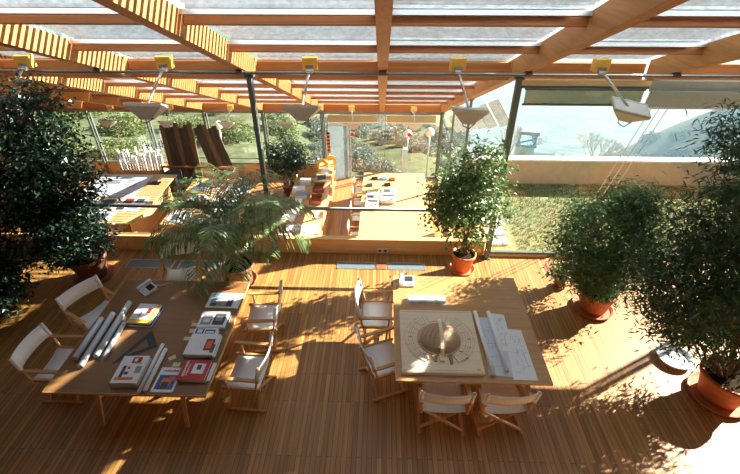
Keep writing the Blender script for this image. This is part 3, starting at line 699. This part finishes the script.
def plant(label,loc,potr,poth,potm,clusters,n,L,Wd,mat,seed,trunks,cat='plant',name='potted_ficus',saucer=True,spread=.28,droop=.4):
    rnd=random.Random(seed); t=thing(name,label,cat,loc); pot(t,potr,poth,potm,saucer)
    # clusters: list of ellipsoids (cx,cy,cz,rx,ry,rz,weight) relative to the pot
    cl=[]
    for (cx,cy,cz,rx,ry,rz,wt) in clusters:
        for _ in range(int(wt)):
            while True:
                u=Vector((rnd.uniform(-1,1),rnd.uniform(-1,1),rnd.uniform(-1,1)))
                if .25<u.length<1: break
            cl.append(Vector((cx+u.x*rx,cy+u.y*ry,cz+u.z*rz)))
    b=MB()
    for tr in trunks: b.tube(tr[0],tr[1],8)
    b.build('trunk','bark',t)
    b=MB(); nodes=[Vector(p) for tr in trunks for p in tr[0]]
    for c in cl:
        q=min(nodes,key=lambda p:(p-c).length+(0 if p.z<c.z else .4)); mid=(q+c)/2+Vector((0,0,.06)); b.tube([q,mid,c],[.009,.006,.003],5,False)
    b.build('branches','bark',t)
    b=MB(); 
    def pos():
        c=rnd.choice(cl); return c+Vector((rnd.gauss(0,spread),rnd.gauss(0,spread),rnd.gauss(0,spread*.8)))*.5
    leaves(b,n,pos,L,Wd,rnd,droop); b.build('foliage',mat,t)
    return t
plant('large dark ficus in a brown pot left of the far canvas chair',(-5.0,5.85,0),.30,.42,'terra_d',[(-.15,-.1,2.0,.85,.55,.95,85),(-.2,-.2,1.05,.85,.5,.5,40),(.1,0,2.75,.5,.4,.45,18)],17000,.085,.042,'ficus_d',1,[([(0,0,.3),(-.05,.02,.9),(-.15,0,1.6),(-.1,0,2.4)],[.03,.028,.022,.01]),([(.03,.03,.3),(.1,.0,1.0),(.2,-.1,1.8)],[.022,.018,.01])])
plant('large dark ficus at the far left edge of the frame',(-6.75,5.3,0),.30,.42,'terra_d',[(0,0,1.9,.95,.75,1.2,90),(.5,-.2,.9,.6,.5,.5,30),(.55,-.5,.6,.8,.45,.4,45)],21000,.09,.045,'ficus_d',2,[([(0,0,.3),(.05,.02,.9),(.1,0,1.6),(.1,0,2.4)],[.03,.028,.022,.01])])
plant('airy green ficus in a bright orange pot by the parapet post',(1.47,6.22,0),.21,.34,'terra_o',[(0,0,1.30,.70,.30,.68,64),(.02,0,2.05,.42,.22,.38,24),(-.5,0,1.35,.22,.2,.4,12)],5200,.082,.042,'ficus',3,[([(0,0,.3),(.02,0,.9),(0,0,1.5),(.03,0,2.2)],[.016,.015,.012,.006]),([(.04,.02,.3),(-.06,.0,.9),(-.2,0,1.5)],[.012,.01,.006])],spread=.22)
plant('round bushy bamboo in a terracotta pot beside the red flowers',(3.42,5.28,0),.29,.38,'terra',[(-.15,0,1.35,.72,.5,.68,80),(0,0,.7,.55,.42,.28,24),(.1,0,1.95,.35,.3,.3,14)],17000,.09,.019,'bamboo',4,[([(0,0,.3),(.02,0,.9),(0,0,1.5)],[.014,.012,.006]),([(.06,.04,.3),(-.2,.05,1.3)],[.012,.006]),([(-.05,-.04,.3),(.3,-.05,1.3)],[.012,.006])],'plant','potted_bamboo',spread=.26)
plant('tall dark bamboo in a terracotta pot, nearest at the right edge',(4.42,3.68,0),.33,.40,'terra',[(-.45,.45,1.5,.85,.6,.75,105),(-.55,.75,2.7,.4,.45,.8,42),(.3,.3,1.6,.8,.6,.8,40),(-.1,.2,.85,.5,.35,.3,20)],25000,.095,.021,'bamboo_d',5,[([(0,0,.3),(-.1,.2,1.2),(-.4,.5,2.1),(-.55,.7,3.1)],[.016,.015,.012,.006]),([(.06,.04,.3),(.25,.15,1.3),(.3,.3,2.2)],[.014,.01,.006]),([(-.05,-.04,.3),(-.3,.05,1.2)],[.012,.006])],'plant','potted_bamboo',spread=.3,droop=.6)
plant('dark green ficus in a brown pot on the lower studio floor',(-3.0,12.75,LOW),.24,.36,'terra_d',[(0,0,1.35,.55,.45,.6,50)],3800,.09,.045,'ficus_d',7,[([(0,0,.3),(.02,0,.9),(0,0,1.7)],[.02,.015,.008])],spread=.3)
plant('small pot of red and yellow flowers half hidden by the bushy bamboo',(3.05,5.8,0),.11,.2,'terra_d',[(0,0,.36,.26,.2,.13,20)],500,.07,.03,'ficus',8,[([(0,0,.15),(0,0,.35)],[.01,.006])],'flowers','flower_pot',spread=.12)
fl=[o for o in bpy.data.objects if o.name.startswith('flower_pot')][0]
rnd=random.Random(5)
for i in range(16):
    b=MB(); c=Vector((rnd.uniform(-.36,.2),rnd.uniform(-.2,.15),rnd.uniform(.36,.52)))
    for k in range(5):
        a=k*1.256; d=Vector((math.cos(a),math.sin(a),.3)); s_=Vector((-math.sin(a),math.cos(a),0)); b.add([c,c+d*.02+s_*.014,c+d*.036,c+d*.02-s_*.014],[(0,1,2,3)])
    b.tube([(c.x*.3,c.y*.3,.25),tuple(c)],.002,4); b.build('flower','flower' if i%4 else 'flower_y',fl)
# glass jar-like dish beside the near bamboo pot
t=thing('white_plant_saucer','large pale round saucer on the floor left of the nearest bamboo pot','saucer',(4.18,4.28,0)); MB().lathe([(.18,0),(.22,.02),(.24,.06),(.225,.06),(.19,.02)],28).build('dish','paper_b',t)
# palm
def palm(label,loc):
    rnd=random.Random(11); t=thing('potted_palm',label,'plant',loc); pot(t,.26,.34,'terra_d')
    b=MB()
    for k in range(5):
        a=k*1.3; b.tube([(.05*math.cos(a),.05*math.sin(a),.3),(.06*math.cos(a),.06*math.sin(a),.88)],[.028,.016],7)
    b.build('stems','bark',t)
    spec=[]
    for k in range(26): spec.append((k*137.5+rnd.uniform(-12,12), .75+.62*((k*7)%26)/26, rnd.uniform(.95,1.35)))
    for k,(az,el,ln) in enumerate(spec):
        a=R(az); hd=Vector((math.cos(a),math.sin(a),0)); p=Vector((0,0,.85))+hd*.06; ang=el*1.15; pts=[p.copy()]; n=16; st=ln*1.25/n
        dr=[]
        for i in range(n):
            ang-= (.135 if i>4 else .05)*(1.15 if el<1 else .9); d=hd*math.cos(ang)+Vector((0,0,math.sin(ang))); dr.append(d); p=p+d*st; pts.append(p.copy())
        b=MB(); b.tube(pts,[.008-.0065*i/n for i in range(n+1)],5)
        s_=Vector((0,0,1)).cross(hd)
        m_=30
        for j in range(m_):
            u=.2+.8*j/m_; fi=u*n; i0=min(int(fi),n-1); q=pts[i0].lerp(pts[i0+1],fi-i0); d=dr[i0]
            Ls=.40*math.sin(math.pi*min(.98,(u*.86+.1)))**.7*(ln+.1)
            for sg in (-1,1):
                dd=(s_*sg*(.8+.15*rnd.uniform(-1,1))+d*(.7+.15*rnd.uniform(-1,1))+Vector((0,0,-.2+.12*rnd.uniform(-1,1)))).normalized(); w_=.012; side=dd.cross(Vector((0,0,1))).normalized()
                p1=q+dd*Ls*.5; p2=q+dd*Ls*.85+Vector((0,0,-Ls*.38))
                b.add([q-side*w_*.4,q+side*w_*.4,p1+side*w_,p1-side*w_,p2],[(0,1,2,3),(3,2,4)])
        b.build('frond','palm',t)
    return t
palm('feathery green palm in a brown pot behind the left work table',(-2.40,5.80,0))

# ---------------------------------------------------------------- lower studio
def desk(label,x0,x1,y0,y1,top,m='plywood'):
    t=thing('drawing_table',label,'table',((x0+x1)/2,(y0+y1)/2,LOW)); w_,d_=(x1-x0)/2,(y1-y0)/2; h=top-LOW
    MB().bb(-w_,w_,-d_,d_,h-.04,h).build('tabletop',m,t,.003)
    for x in (-w_+.25,w_-.25): MB().bb(x-.02,x+.02,-d_+.2,d_-.2,0,h-.04).build('side_panel','plywood',t)
    MB().bb(-w_+.27,w_-.27,-d_+.3,d_-.3,.28,.31).build('shelf','plywood',t)
    return t
desk('pale drawing table at far left of the lower studio, spread with plans',-8.9,-6.46,9.55,12.4,-1.3)
desk('pale drawing table behind the palm in the lower studio',-5.78,-3.78,9.5,12.15,-1.3)
t=desk('long honey-coloured table in the sunlit lower studio',-.56,1.4,7.9,12.95,-1.42,'table_low')
LT=-1.2995
def lsheet(lb,x0,x1,y0,y1,z,m='paper',art=(),name='plan_sheet'):
    return book(lb,(x0+x1)/2,(y0+y1)/2,x1-x0,y1-y0,.006,z,0,m,name,art,'drawing')
lsheet('large pale plan sheet at the back of the far left drawing table',-8.75,-7.15,10.95,12.3,LT,'paper_b',[(.1,.5,.55,.75,'mgrey'),(.1,.9,.12,.14,'mgrey'),(.6,.85,.4,.8,'greyp'),(.3,.36,.8,.95,'dgrey')])
lsheet('middle plan sheet on the far left drawing table',-8.75,-7.45,10.15,10.85,LT,'paper',[(.7,.95,.1,.9,'dgrey')])
lsheet('photo sheet with dark pictures on the far left drawing table',-7.4,-6.65,10.12,10.93,LT,'paper',[(.1,.4,.1,.4,'dgrey'),(.5,.9,.2,.45,'mgrey'),(.15,.5,.55,.9,'dkred'),(.6,.9,.6,.9,'dgrey')])
lsheet('near plan sheet with a dark photograph on the far left drawing table',-8.7,-7.2,9.62,10.08,LT,'paper_b',[(.62,.9,.1,.85,'dgrey')])
MB_=MB(); MB_.tube([(-6.95,11.75,LT+.046),(-6.75,11.85,LT+.046)],.035,12); MB_.bb(-7.1,-6.72,11.68,11.9,LT,LT+.012); tag(MB_.build('tape_dispenser','black'),'black tape holder at the back corner of the far left drawing table','tape holder')
for i,(x0,x1,y0,y1,m,a) in enumerate([(-5.7,-5.1,9.6,10.2,'paper',[(.2,.5,.2,.7,'dgrey')]),(-5.0,-4.3,9.58,10.0,'paper_b',[(.3,.8,.3,.6,'mgrey')]),(-5.5,-4.9,10.4,11.1,'paper',[(.5,.9,.1,.5,'dkred')]),(-4.8,-4.0,10.2,10.9,'paper_b',[(.1,.5,.2,.8,'dgrey')]),(-5.6,-5.1,11.3,11.9,'paper',[(.1,.9,.5,.9,'mgrey')]),(-4.9,-4.4,11.2,11.8,'paper',[(.2,.6,.2,.8,'orange')]),(-4.3,-3.9,11.1,11.9,'paper_b',[(.3,.8,.3,.6,'dgrey')])]):
    lsheet(['near left','near right','middle left','middle right','back left','back centre','back right'][i]+' print lying on the drawing table behind the palm',x0,x1,y0,y1,LT,m,a)
t=thing('paper_stack','loose papers on the shelf under the far left drawing table','paper',(-7.6,10.2,LOW+.315))
for k in range(4): MB().box((.02*k,.01*k,.01+.012*k),(.8,.55,.01),(0,0,R(7*k))).build('paper_sheet',['paper','paper_b','beige','paper'][k],t)
t=thing('office_chair','beige upholstered chair behind the drawing table behind the palm','chair',(-5.0,12.72,LOW),R(180))
MB().bb(-.5,.5,-.3,.28,.38,.46).build('seat','beige',t,.03); MB().box((0,.33,.75),(1.05,.08,.5),(R(-8),0,0)).build('backrest','beige',t,.03)
for x in (-.44,.44):
    for y in (-.24,.26): MB().bar((x,y,0),(x,y,.38),.04,.04).build('leg','steel',t)
ORD=['leftmost','second from left','third from left','fourth from left','fifth from left','sixth from left','seventh from left','eighth from left','eighth from right','seventh from right','sixth from right','fifth from right','fourth from right','third from right','second from right','rightmost']
# rolled drawings standing in a rack
t=thing('roll_rack','low wooden rack holding upright drawing rolls under the far left glazing','rack',(-8.1,13.4,LOW)); b=MB(); b.bb(-.75,.75,-.25,-.22,0,.6); b.bb(-.75,.75,.22,.25,0,.6); b.bb(-.75,-.72,-.25,.25,0,.6); b.bb(.72,.75,-.25,.25,0,.6); b.bb(-.75,.75,-.25,.25,0,.02); b.build('box','plywood',t)
rnd=random.Random(3)
for i in range(16):
    x=-.66+i*.088; ln=rnd.uniform(.95,1.35); a=(i-8)*.012
    b=MB(); b.tube([(0,0,.0),(a*ln,.12,ln)],.035,10); b.tube([(a*ln,.12,ln),(a*ln*1.002,.121,ln+.003)],.02,8); o=b.build('paper_roll','paper' if i%3 else 'paper_b'); o.location=(-8.1+x,13.33,LOW+.03); tag(o,'white drawing roll upright in the far left rack, '+ORD[i],'paper roll','upright drawing rolls in the rack')
# dark boards leaning
rnd=random.Random(9)
for g,(xs,lean,yb,n_,lb) in enumerate([(-7.05,.05,13.3,7,'dark timber board in the left leaning stack'),(-5.5,.28,13.3,5,'dark timber board in the right slanting stack')]):
    for i in range(n_):
        x=xs+i*.155; hh=rnd.uniform(1.95,2.15); dx=-lean*hh
        b=MB(); b.bar((0,0,0),(dx,.32,hh-.05),.147,.05,(0,1,0)); o=b.build('timber_board','board' if (i+g)%3 else wood('mid timber',(.13,.085,.045),'z',.7,.3,8)); o.location=(x,yb,LOW+.02); tag(o,lb+', '+(ORD[i] if i<n_-1 else 'rightmost'),'board','boards of the '+('left' if g==0 else 'right')+' stack')
t=thing('board_rack','orange-brown rail that holds the leaning boards upright','rail',(-6.2,13.2,-1.42)); MB().bb(-1.12,1.35,-.03,.03,-.03,.03).build('rail','brownbox',t)
for x in (-1.1,0,1.3): MB().bb(x-.03,x+.03,-.02,.02,LOW+1.42,-.03).build('upright','steel',t)
t=thing('black_bin','dark green cloth bin in front of the left leaning boards','bin',(-6.75,12.75,LOW)); MB().lathe([(.24,0),(.28,.75),(.26,.75),(.23,.05)],16).build('body','dgreen',t)
t=thing('red_folder_box','red box file on the lower studio desk by the window ficus','box',(-3.95,12.05,-1.3)); MB().bb(-.12,.12,-.09,.09,0,.1).build('body','red',t)
# cabinet row
t=thing('storage_cabinet','long low plywood storage cabinet in the middle of the lower studio','cabinet',(-1.80,11.3,LOW))
MB().bb(-.24,.24,-2.65,2.45,.80,.84).build('worktop','plywood',t)
for y in (-2.63,-1.3,0.05,1.35,2.43): MB().bb(-.23,.23,y-.015,y+.015,0,.8).build('divider','plywood',t)
for z in (.02,.42): MB().bb(-.23,.23,-2.62,2.42,z,z+.02).build('shelf','plywood',t)
MB().bb(-.24,-.22,-2.65,2.45,0,.8).build('back_panel','plywood',t)
for y in (-.45,.25): 
    b=MB(); b.bb(-.2,.12,y-.22,y+.22,.845,.86); b.bb(-.2,.12,y-.22,y-.205,.86,.98); b.bb(-.2,.12,y+.205,y+.22,.86,.98); b.bb(-.2,-.185,y-.22,y+.22,.86,.98); b.bb(.105,.12,y-.22,y+.22,.86,.98); b.build('open_box','brownbox',t)
CT=LOW+.8405
book('white sheet lying near the front end of the storage cabinet',-1.82,9.35,.42,.5,.01,CT,8,'paper')
book('black binder at the front end of the storage cabinet',-1.8,8.88,.26,.3,.06,CT,6,'black','binder',[(.3,.7,.3,.6,'mgrey')],'binder')
book('slim white brochure lying on the storage cabinet',-1.72,10.2,.1,.5,.02,CT,-6,'paper')
book('dark magazine lying on the storage cabinet near its far end',-1.85,12.3,.26,.34,.03,CT,10,'dgrey')
book('pale magazine lying on the storage cabinet before the plywood shapes',-1.78,12.75,.24,.3,.03,CT,-12,'paper_b')
for i in range(14):
    o=book('upright file on the right-hand shelves of the storage cabinet',-1.68,9.0+i*.3 if i%2 else 8.85+i*.3,.16,.045,.30,LOW+.4405,0,'paper' if i%3 else 'mgrey','box_file',(),'file'); o['group']='upright files in the storage cabinet'
# plywood curved shapes at far end
for k,(x,y,lb) in enumerate([(-1.9,13.0,'left of the yellow plywood arches on the far end of the storage cabinet'),(-1.68,13.3,'right of the yellow plywood arches on the far end of the storage cabinet')]):
    q=ring(.10,.2,0,180,-.03,.03,n=14); b=MB(); b.add([(v[0],v[2],v[1]+(.12 if True else 0)) for v in q.v],q.f); b.bb(-.2,-.1,-.03,.03,0,.12); b.bb(.1,.2,-.03,.03,0,.12); o=b.build('plywood_arch',M['lampbox']); o.location=(x,y,CT); o.rotation_euler=(0,0,R(20*k)); tag(o,lb,'model piece')
# bench of piles left of the cabinet
t=thing('low_bench','low plywood bench loaded with piles, left of the storage cabinet','bench',(-2.42,10.9,LOW)); MB().bb(-.33,.33,-1.9,1.9,.56,.6).build('worktop','plywood',t)
for y in (-1.8,0,1.8): MB().bb(-.3,.3,y-.02,y+.02,0,.56).build('side_panel','plywood',t)
rnd=random.Random(12); cols=['paper','paper_b','dgrey','beige','navy','paper','mgrey','paper','red','paper','dgrey','paper_b','paper']
BT=LOW+.6005
piles=[(-2.45,9.25),(-2.3,9.75),(-2.55,10.2),(-2.4,10.65),(-2.5,11.1),(-2.35,11.5),(-2.5,11.95),(-2.35,12.4)]
nm=['nearest','second','third','fourth','fifth','sixth','seventh','farthest']
for i,(x,y) in enumerate(piles):
    z=BT
    for k in range(rnd.randint(2,4)):
        h=rnd.choice((.02,.03,.05)); o=book('paper item of the %s pile from the parapet on the low bench, %s'%(nm[i],['at the bottom','second up','third up','fourth up'][k]),x+rnd.uniform(-.03,.03),y,.36,.28,h,z,rnd.uniform(-14,14),rnd.choice(cols),'document'); z+=h+.0012
book('blue cloth bag folded on top of the fourth pile of the low bench',-2.42,10.66,.3,.2,.06,BT+.17,12,'navy','cloth_bag',(),'bag')
# items on long lower table
LT2=-1.4195
def pile(lb,x,y,n_,w_,d_,z,seed):
    rnd=random.Random(seed)
    for k in range(n_):
        h=.022; book('%s, %s'%(lb,['bottom one','second up','third up','fourth up','topmost'][k]),x+rnd.uniform(-.015,.015),y+rnd.uniform(-.015,.015),w_,d_,h,z+k*.0235,rnd.uniform(-4,4),rnd.choice(['paper','paper','dgrey','mgrey','orange']) if k<n_-1 else 'paper','magazine',[(.1,.9,.55,.85,'dgrey'),(.2,.8,.2,.3,'orange')] if k==n_-1 else ())
pile('magazine in the left pile on the long lower table',-.24,10.85,4,.36,.5,LT2,1)
pile('magazine in the near right pile on the long lower table',.20,11.15,5,.42,.42,LT2,2)
book('white pad with a blue and dark picture behind the near right pile',.24,11.68,.42,.3,.03,LT2,0,'paper',art=[(.1,.6,.1,.9,'dgrey'),(.65,1,.2,.9,'sky')])
book('white notebook lying behind the left pile on the long lower table',-.24,11.55,.36,.22,.02,LT2,-3,'paper')
for i,(x,y,m,lb) in enumerate([(-.2,12.5,'black','black telephone at the back of the long lower table'),(.2,12.1,'black','black tape holder near the back of the long lower table'),(.35,12.45,'brownbox','small brown box at the back of the long lower table'),(-.35,12.05,'dgrey','dark glasses case at the left edge of the long lower table'),(.08,12.5,'sky','small blue box at the back of the long lower table'),(-.3,11.28,'dgrey','dark cup at the left on the long lower table')]):
    t=thing('desk_item',lb,'desk item',(x,y,LT2)); MB().bb(-.1,.1,-.07,.07,0,.05).build('body',m,t,.01); MB().box((0,0,.065),(.15,.05,.03),(0,0,R(20))).build('top_piece',m,t,.008)
# wooden chairs along the lower table
def wchair(label,loc,rz):
    t=thing('wooden_chair',label,'chair',loc,rz,'wooden chairs along the lower table')
    MB().bb(-.21,.21,-.2,.21,.43,.455).build('seat','canvas',t,.006)
    for x in (-.2,.2):
        MB().bar((x,.19,0),(x,.19,.43),.03,.03).build('leg','beech',t); MB().bar((x,-.2,0),(x,-.25,.85),.03,.03).build('leg','beech',t)
        MB().bar((x,-.22,.62),(x,.2,.62),.035,.02).build('armrest','beech',t)
        MB().bar((x,.19,.43),(x,.19,.62),.025,.025).build('arm_support','beech',t)
    MB().box((0,-.245,.76),(.42,.02,.16),(R(4),0,0)).build('backrest','canvas',t,.004)
    return t
w0=wchair('wooden chair left of the long lower table, nearest the parapet',(-.60,9.7,LOW),R(-90))
for y,lb in ((10.7,'second from the parapet'),(11.55,'third from the parapet'),(12.4,'farthest from the parapet')): dup(w0,(-.60,y,LOW),R(-90),'wooden chair left of the long lower table, '+lb)

# ---------------------------------------------------------------- outside
b=MB(); b.bb(2.05,16,BACK+.12,9.62,-.5,-.02); S('lawn_bed',b,'lawn')
rnd=random.Random(21); b=MB()
for _ in range(9000):
    x=rnd.uniform(2.68,9); y=rnd.uniform(BACK+.2,9.55); h=rnd.uniform(.02,.05); a=rnd.uniform(0,6.28); dx=math.cos(a)*.012; dy=math.sin(a)*.012; l=rnd.uniform(-.02,.02)
    b.add([(x-dx,y-dy,-.03),(x+dx,y+dy,-.03),(x+l,y+l,h)],[(0,1,2)])
o=b.build('lawn_grass','blade'); tag(o,'short sunlit grass of the lawn outside the sea window','grass',None,'stuff')
b=MB(); b.bb(2.0,16,9.62,9.75,-2.3,.58); S('garden_wall',b,'lawnwall'); b=MB(); b.bb(2.0,16,9.58,9.80,.58,.625); S('wall_coping',b,'cap',.004)
for i,y in enumerate((7.0,7.35,7.7,8.05,8.4)):
    b=MB(); b.prism([(2.12,y),(2.5+.03*i,y+.02),(2.48,y+.27),(2.12,y+.25)],-.03,.03); o=b.build('stepping_stone',M['cap'],None,.01); tag(o,'pale stepping stone outside the side glass, %s from the sill'%['first','second','third','fourth','fifth'][i],'stepping stone','stepping stones outside the side glass')
t=thing('garden_sprinkler','small dark sprinkler standing on the lawn','sprinkler',(2.75,8.1,-.02)); MB().lathe([(.09,0),(.1,.02),(.02,.05)],12).build('base','dgrey',t); MB().tube([(0,0,.04),(0,0,.5)],.008,6).build('rod','rod',t)
# terrain
def hz(x,y):
    if y<14: y=14
    q=x/y; k=min(1,max(0,(q-.12)/.16)); k=k*k*(3-2*k); s=.27*(1-k)+.52*k
    z=-2.45-s*(y-14) 
    # far hill at right
    z+= 23*math.exp(-((x-88)/26)**2-((y-105)/42)**2)
    # green bank at left
    kl=min(1,max(0,(-q-.05)/.25)); z+=kl*.16*(y-14)
    if x<2: z+= .25*math.sin(x*.7)*min(1,(y-14)/6)
    return z
b=MB(); NX,NY=90,70; b.smooth=True
vs_=[]
for j in range(NY+1):
    y=14.2+ (j/NY)**2*190
    for i in range(NX+1):
        x=(-1+2*i/NX)*(30+ (j/NY)**1.5*170); z=hz(x,y); vs_.append((x,y,z))
b.add(vs_,[(j*(NX+1)+i,j*(NX+1)+i+1,(j+1)*(NX+1)+i+1,(j+1)*(NX+1)+i) for j in range(NY) for i in range(NX)])
S('hillside',b,'hill')
b=MB(); b.add([(2.0,9.75,-2.1),(32,9.75,-2.1),(32,14.3,-2.6),(2.0,14.3,-2.45)],[(0,1,2,3)]); S('hillside_bank',b,'hill')
b=MB(); b.add([(-2500,100,-60),(2500,100,-60),(2500,2800,-60),(-2500,2800,-60)],[(0,1,2,3)]); S('sea',b,'sea')
# shrubs on the slope
def shrub(label,r,n,L,Wd,mat,seed,group,name='garden_shrub'):
    rnd=random.Random(seed); t=thing(name,label,'shrub',(0,0,0),0,group)
    b=MB(); 
    for k in range(6): a=k*1.05; b.tube([(0,0,-.3),(math.cos(a)*r*.3,math.sin(a)*r*.3,r*.5),(math.cos(a)*r*.6,math.sin(a)*r*.6,r*.9)],[.03,.02,.008],5)
    b.build('stems','bark',t)
    b=MB()
    def pos():
        while True:
            u=Vector((rnd.uniform(-1,1),rnd.uniform(-1,1),rnd.uniform(-.2,1)))
            if .55<u.length<1: return Vector((u.x*r,u.y*r,u.z*r*.85))*(1+.12*math.sin(u.x*9)*math.sin(u.y*8))
    leaves(b,n,pos,L,Wd,rnd,-.1); b.build('foliage',mat,t); return t
s1=shrub('haze-tinted dry shrub on the slope beyond the far glass wall',1.0,1500,.16,.07,'bush',31,'pale shrubs on the slope')
s2=shrub('green shrub on the bank beyond the far left glazing',1.1,1500,.17,.08,'bush_g',32,'green shrubs on the bank')
s3=shrub('dark pine crown on the slope below the garden wall',1.5,1800,.3,.06,'pine',33,'dark trees below the garden wall')
s1.location=(-1,18,hz(-1,18)); s2.location=(-9,20,hz(-9,20)); s3.location=(21,48,hz(21,48)+1.5); s3.scale=(1.7,)*3
rnd=random.Random(44); SP=[(-1,18,1.0),(-9,20,1.1)]
def scatter(src,n,f,sc0,sc1,most):
    k=0
    for _ in range(n):
        x,y=f(); q=rnd.uniform(sc0,sc1)*(1+y/60); rr=q*1.15
        if (abs(x-1.2)<1.1 and y<20) or (abs(x+6.4)<1 and y<18) or min(math.hypot(x-a,y-c)-g for a,c,g in SP)<rr*.98: continue
        SP.append((x,y,rr)); dup(src,(x,y,hz(x,y)-.1),rnd.uniform(0,6),scale=q); k+=1
        if k>=most: break
def fa(): y=16.2+30*rnd.random()**1.3; return rnd.uniform(-.17,.22)*y,y
def fb(): y=16+28*rnd.random(); return rnd.uniform(-.85,-.2)*y,y
scatter(s1,900,fa,.35,1.0,60); scatter(s2,900,fb,.35,.9,55)
for x,y,dz,s_ in ((26,54,1,1.3),(31,62,0,1.6),(37,71,0,2),(26,46,-1,1.2),(34,53,-1,1.5),(44,78,0,2.2),(14.5,32,-.5,.8),(21.5,36,-1,1.0)): dup(s3,(x,y,hz(x,y)+dz),x,scale=s_)
s4=shrub('wooded patch on the distant blue headland at right',3.2,1700,.8,.3,'pine',35,'trees on the headland','headland_tree'); s4.location=(70,88,hz(70,88))
HT=[(70,88)]
for i in range(400):
    x=rnd.uniform(48,118); y=rnd.uniform(66,112); 
    if hz(x,y)<-50 or min(math.hypot(x-a,y-c) for a,c in HT)<6.3 or len(HT)>70: continue
    HT.append((x,y))
    dup(s4,(x,y,hz(x,y)-.8),rnd.uniform(0,6),scale=rnd.uniform(.75,.98))
# bare trees
def bare(label,loc,h,seed):
    rnd=random.Random(seed); b=MB()
    def br(p,d,l,r,dep):
        q=p+d*l; b.tube([p,q],[r,r*.6],5,False)
        if dep: 
            for _ in range(3):
                nd=(d+Vector((rnd.uniform(-.6,.6),rnd.uniform(-.6,.6),rnd.uniform(-.1,.4)))).normalized(); br(q,nd,l*.72,r*.6,dep-1)
    br(Vector((0,0,0)),Vector((0,0,1)),h*.3,.12,5); o=b.build('bare_tree',M['greyp']); o.location=loc; tag(o,label,'tree')
for (x,y,h,lb) in ((19.0,36,5,'bare tree beside the far house below the garden wall'),(20.5,40,6,'taller bare tree right of the far house'),(10.6,37,4.5,'bare tree left of the far house'),(9.6,30,5,'bare tree left of the sea window post')): bare('leafless '+lb,(x,y,hz(x,y)),h,int(x*10))
# far house
t=thing('distant_house','distant pale house with a square belvedere tower by the sea','house',(13.7,40,-17.0),R(-12)); t.scale=(.85,.85,.85)
MB().bb(-.95,.95,-.9,.9,0,6.6).build('tower',M['paper_b'],t)
b=MB(); b.bb(-1.05,1.05,-1,-.8,6.6,8.2) if False else None
for sx in (-.85,.85):
    for sy in (-.8,.8): b.bb(sx-.15,sx+.15,sy-.15,sy+.15,6.6,7.9)
b.build('belvedere_post',M['sky'],t); MB().bb(-1.15,1.15,-1.1,1.1,7.9,8.25).build('tower_roof',M['vent'],t); MB().bb(-1.1,1.1,-1.05,1.05,6.5,6.75).build('cornice',M['sky'],t)
b=MB(); b.add([(1,-2,0),(6,-2,0),(6,3,0),(1,3,0),(1,-2,4.2),(6,-2,3.2),(6,3,3.2),(1,3,4.2)],[(0,3,2,1),(4,5,6,7),(0,1,5,4),(1,2,6,5),(2,3,7,6),(3,0,4,7)]); b.build('wing','wallp',t)
b=MB(); b.add([(.8,-2.4,4.1),(6.3,-2.4,3.1),(3.5,.5,5.4)],[(0,1,2)]); b.add([(.8,-2.4,4.15),(3.5,.5,5.45),(.8,3.3,4.15)],[(0,1,2)]); b.add([(6.3,-2.4,3.1),(6.3,3.3,3.1),(3.5,.5,5.4)],[(0,1,2)]); b.build('roof',M['vent'],t)
# garden globe lamps and obelisk
for x,y,z,lb in ((1.12,18,-2.2,'white globe garden lamp beyond the far glass, right of centre'),(1.72,15.2,-1.05,'white globe garden lamp close to the right end of the far glass'),(-6.4,16.5,-1.35,'white globe garden lamp on the green bank left of the boards')):
    t=thing('globe_lamp',lb,'garden lamp',(x,y,hz(x,y))); h=z-hz(x,y); MB().tube([(0,0,-.1),(0,0,h)],.03,8).build('pole','alu',t)
    b=MB(); b.lathe([(.01,-.17)]+[(.17*math.cos(R(a)),.17*math.sin(R(a))) for a in range(-75,90,15)]+[(.01,.17)],16,(0,0,h+.15)); b.build('globe','cap',t)
t=thing('white_pillar','white tapering garden pillar standing outside the far glass wall','pillar',(.93,16.2,hz(.93,16.2)-.1)); b=MB(); b.add([(-.14,-.14,0),(.14,-.14,0),(.14,.14,0),(-.14,.14,0),(-.09,-.09,1.15),(.09,-.09,1.15),(.09,.09,1.15),(-.09,.09,1.15)],[(0,3,2,1),(4,5,6,7),(0,1,5,4),(1,2,6,5),(2,3,7,6),(3,0,4,7)]); b.build('shaft','cap',t); MB().bb(-.2,.2,-.2,.2,-.1,.06).build('base','cap',t)

# sea haze between the slope and the coast
m=bpy.data.materials.new('sea haze'); m.use_nodes=True; nt=m.node_tree; nt.nodes.remove(nt.nodes['Principled BSDF'])
vsn=nt.nodes.new('ShaderNodeVolumeScatter'); vsn.inputs['Color'].default_value=(.35,.66,1,1); vsn.inputs['Density'].default_value=.0035; vsn.inputs['Anisotropy'].default_value=.1
nt.links.new(vsn.outputs[0],nt.nodes['Material Output'].inputs['Volume'])
b=MB(); b.bb(-300,400,26,700,-61,14); o=b.build('sea_haze',m); o['kind']='structure'
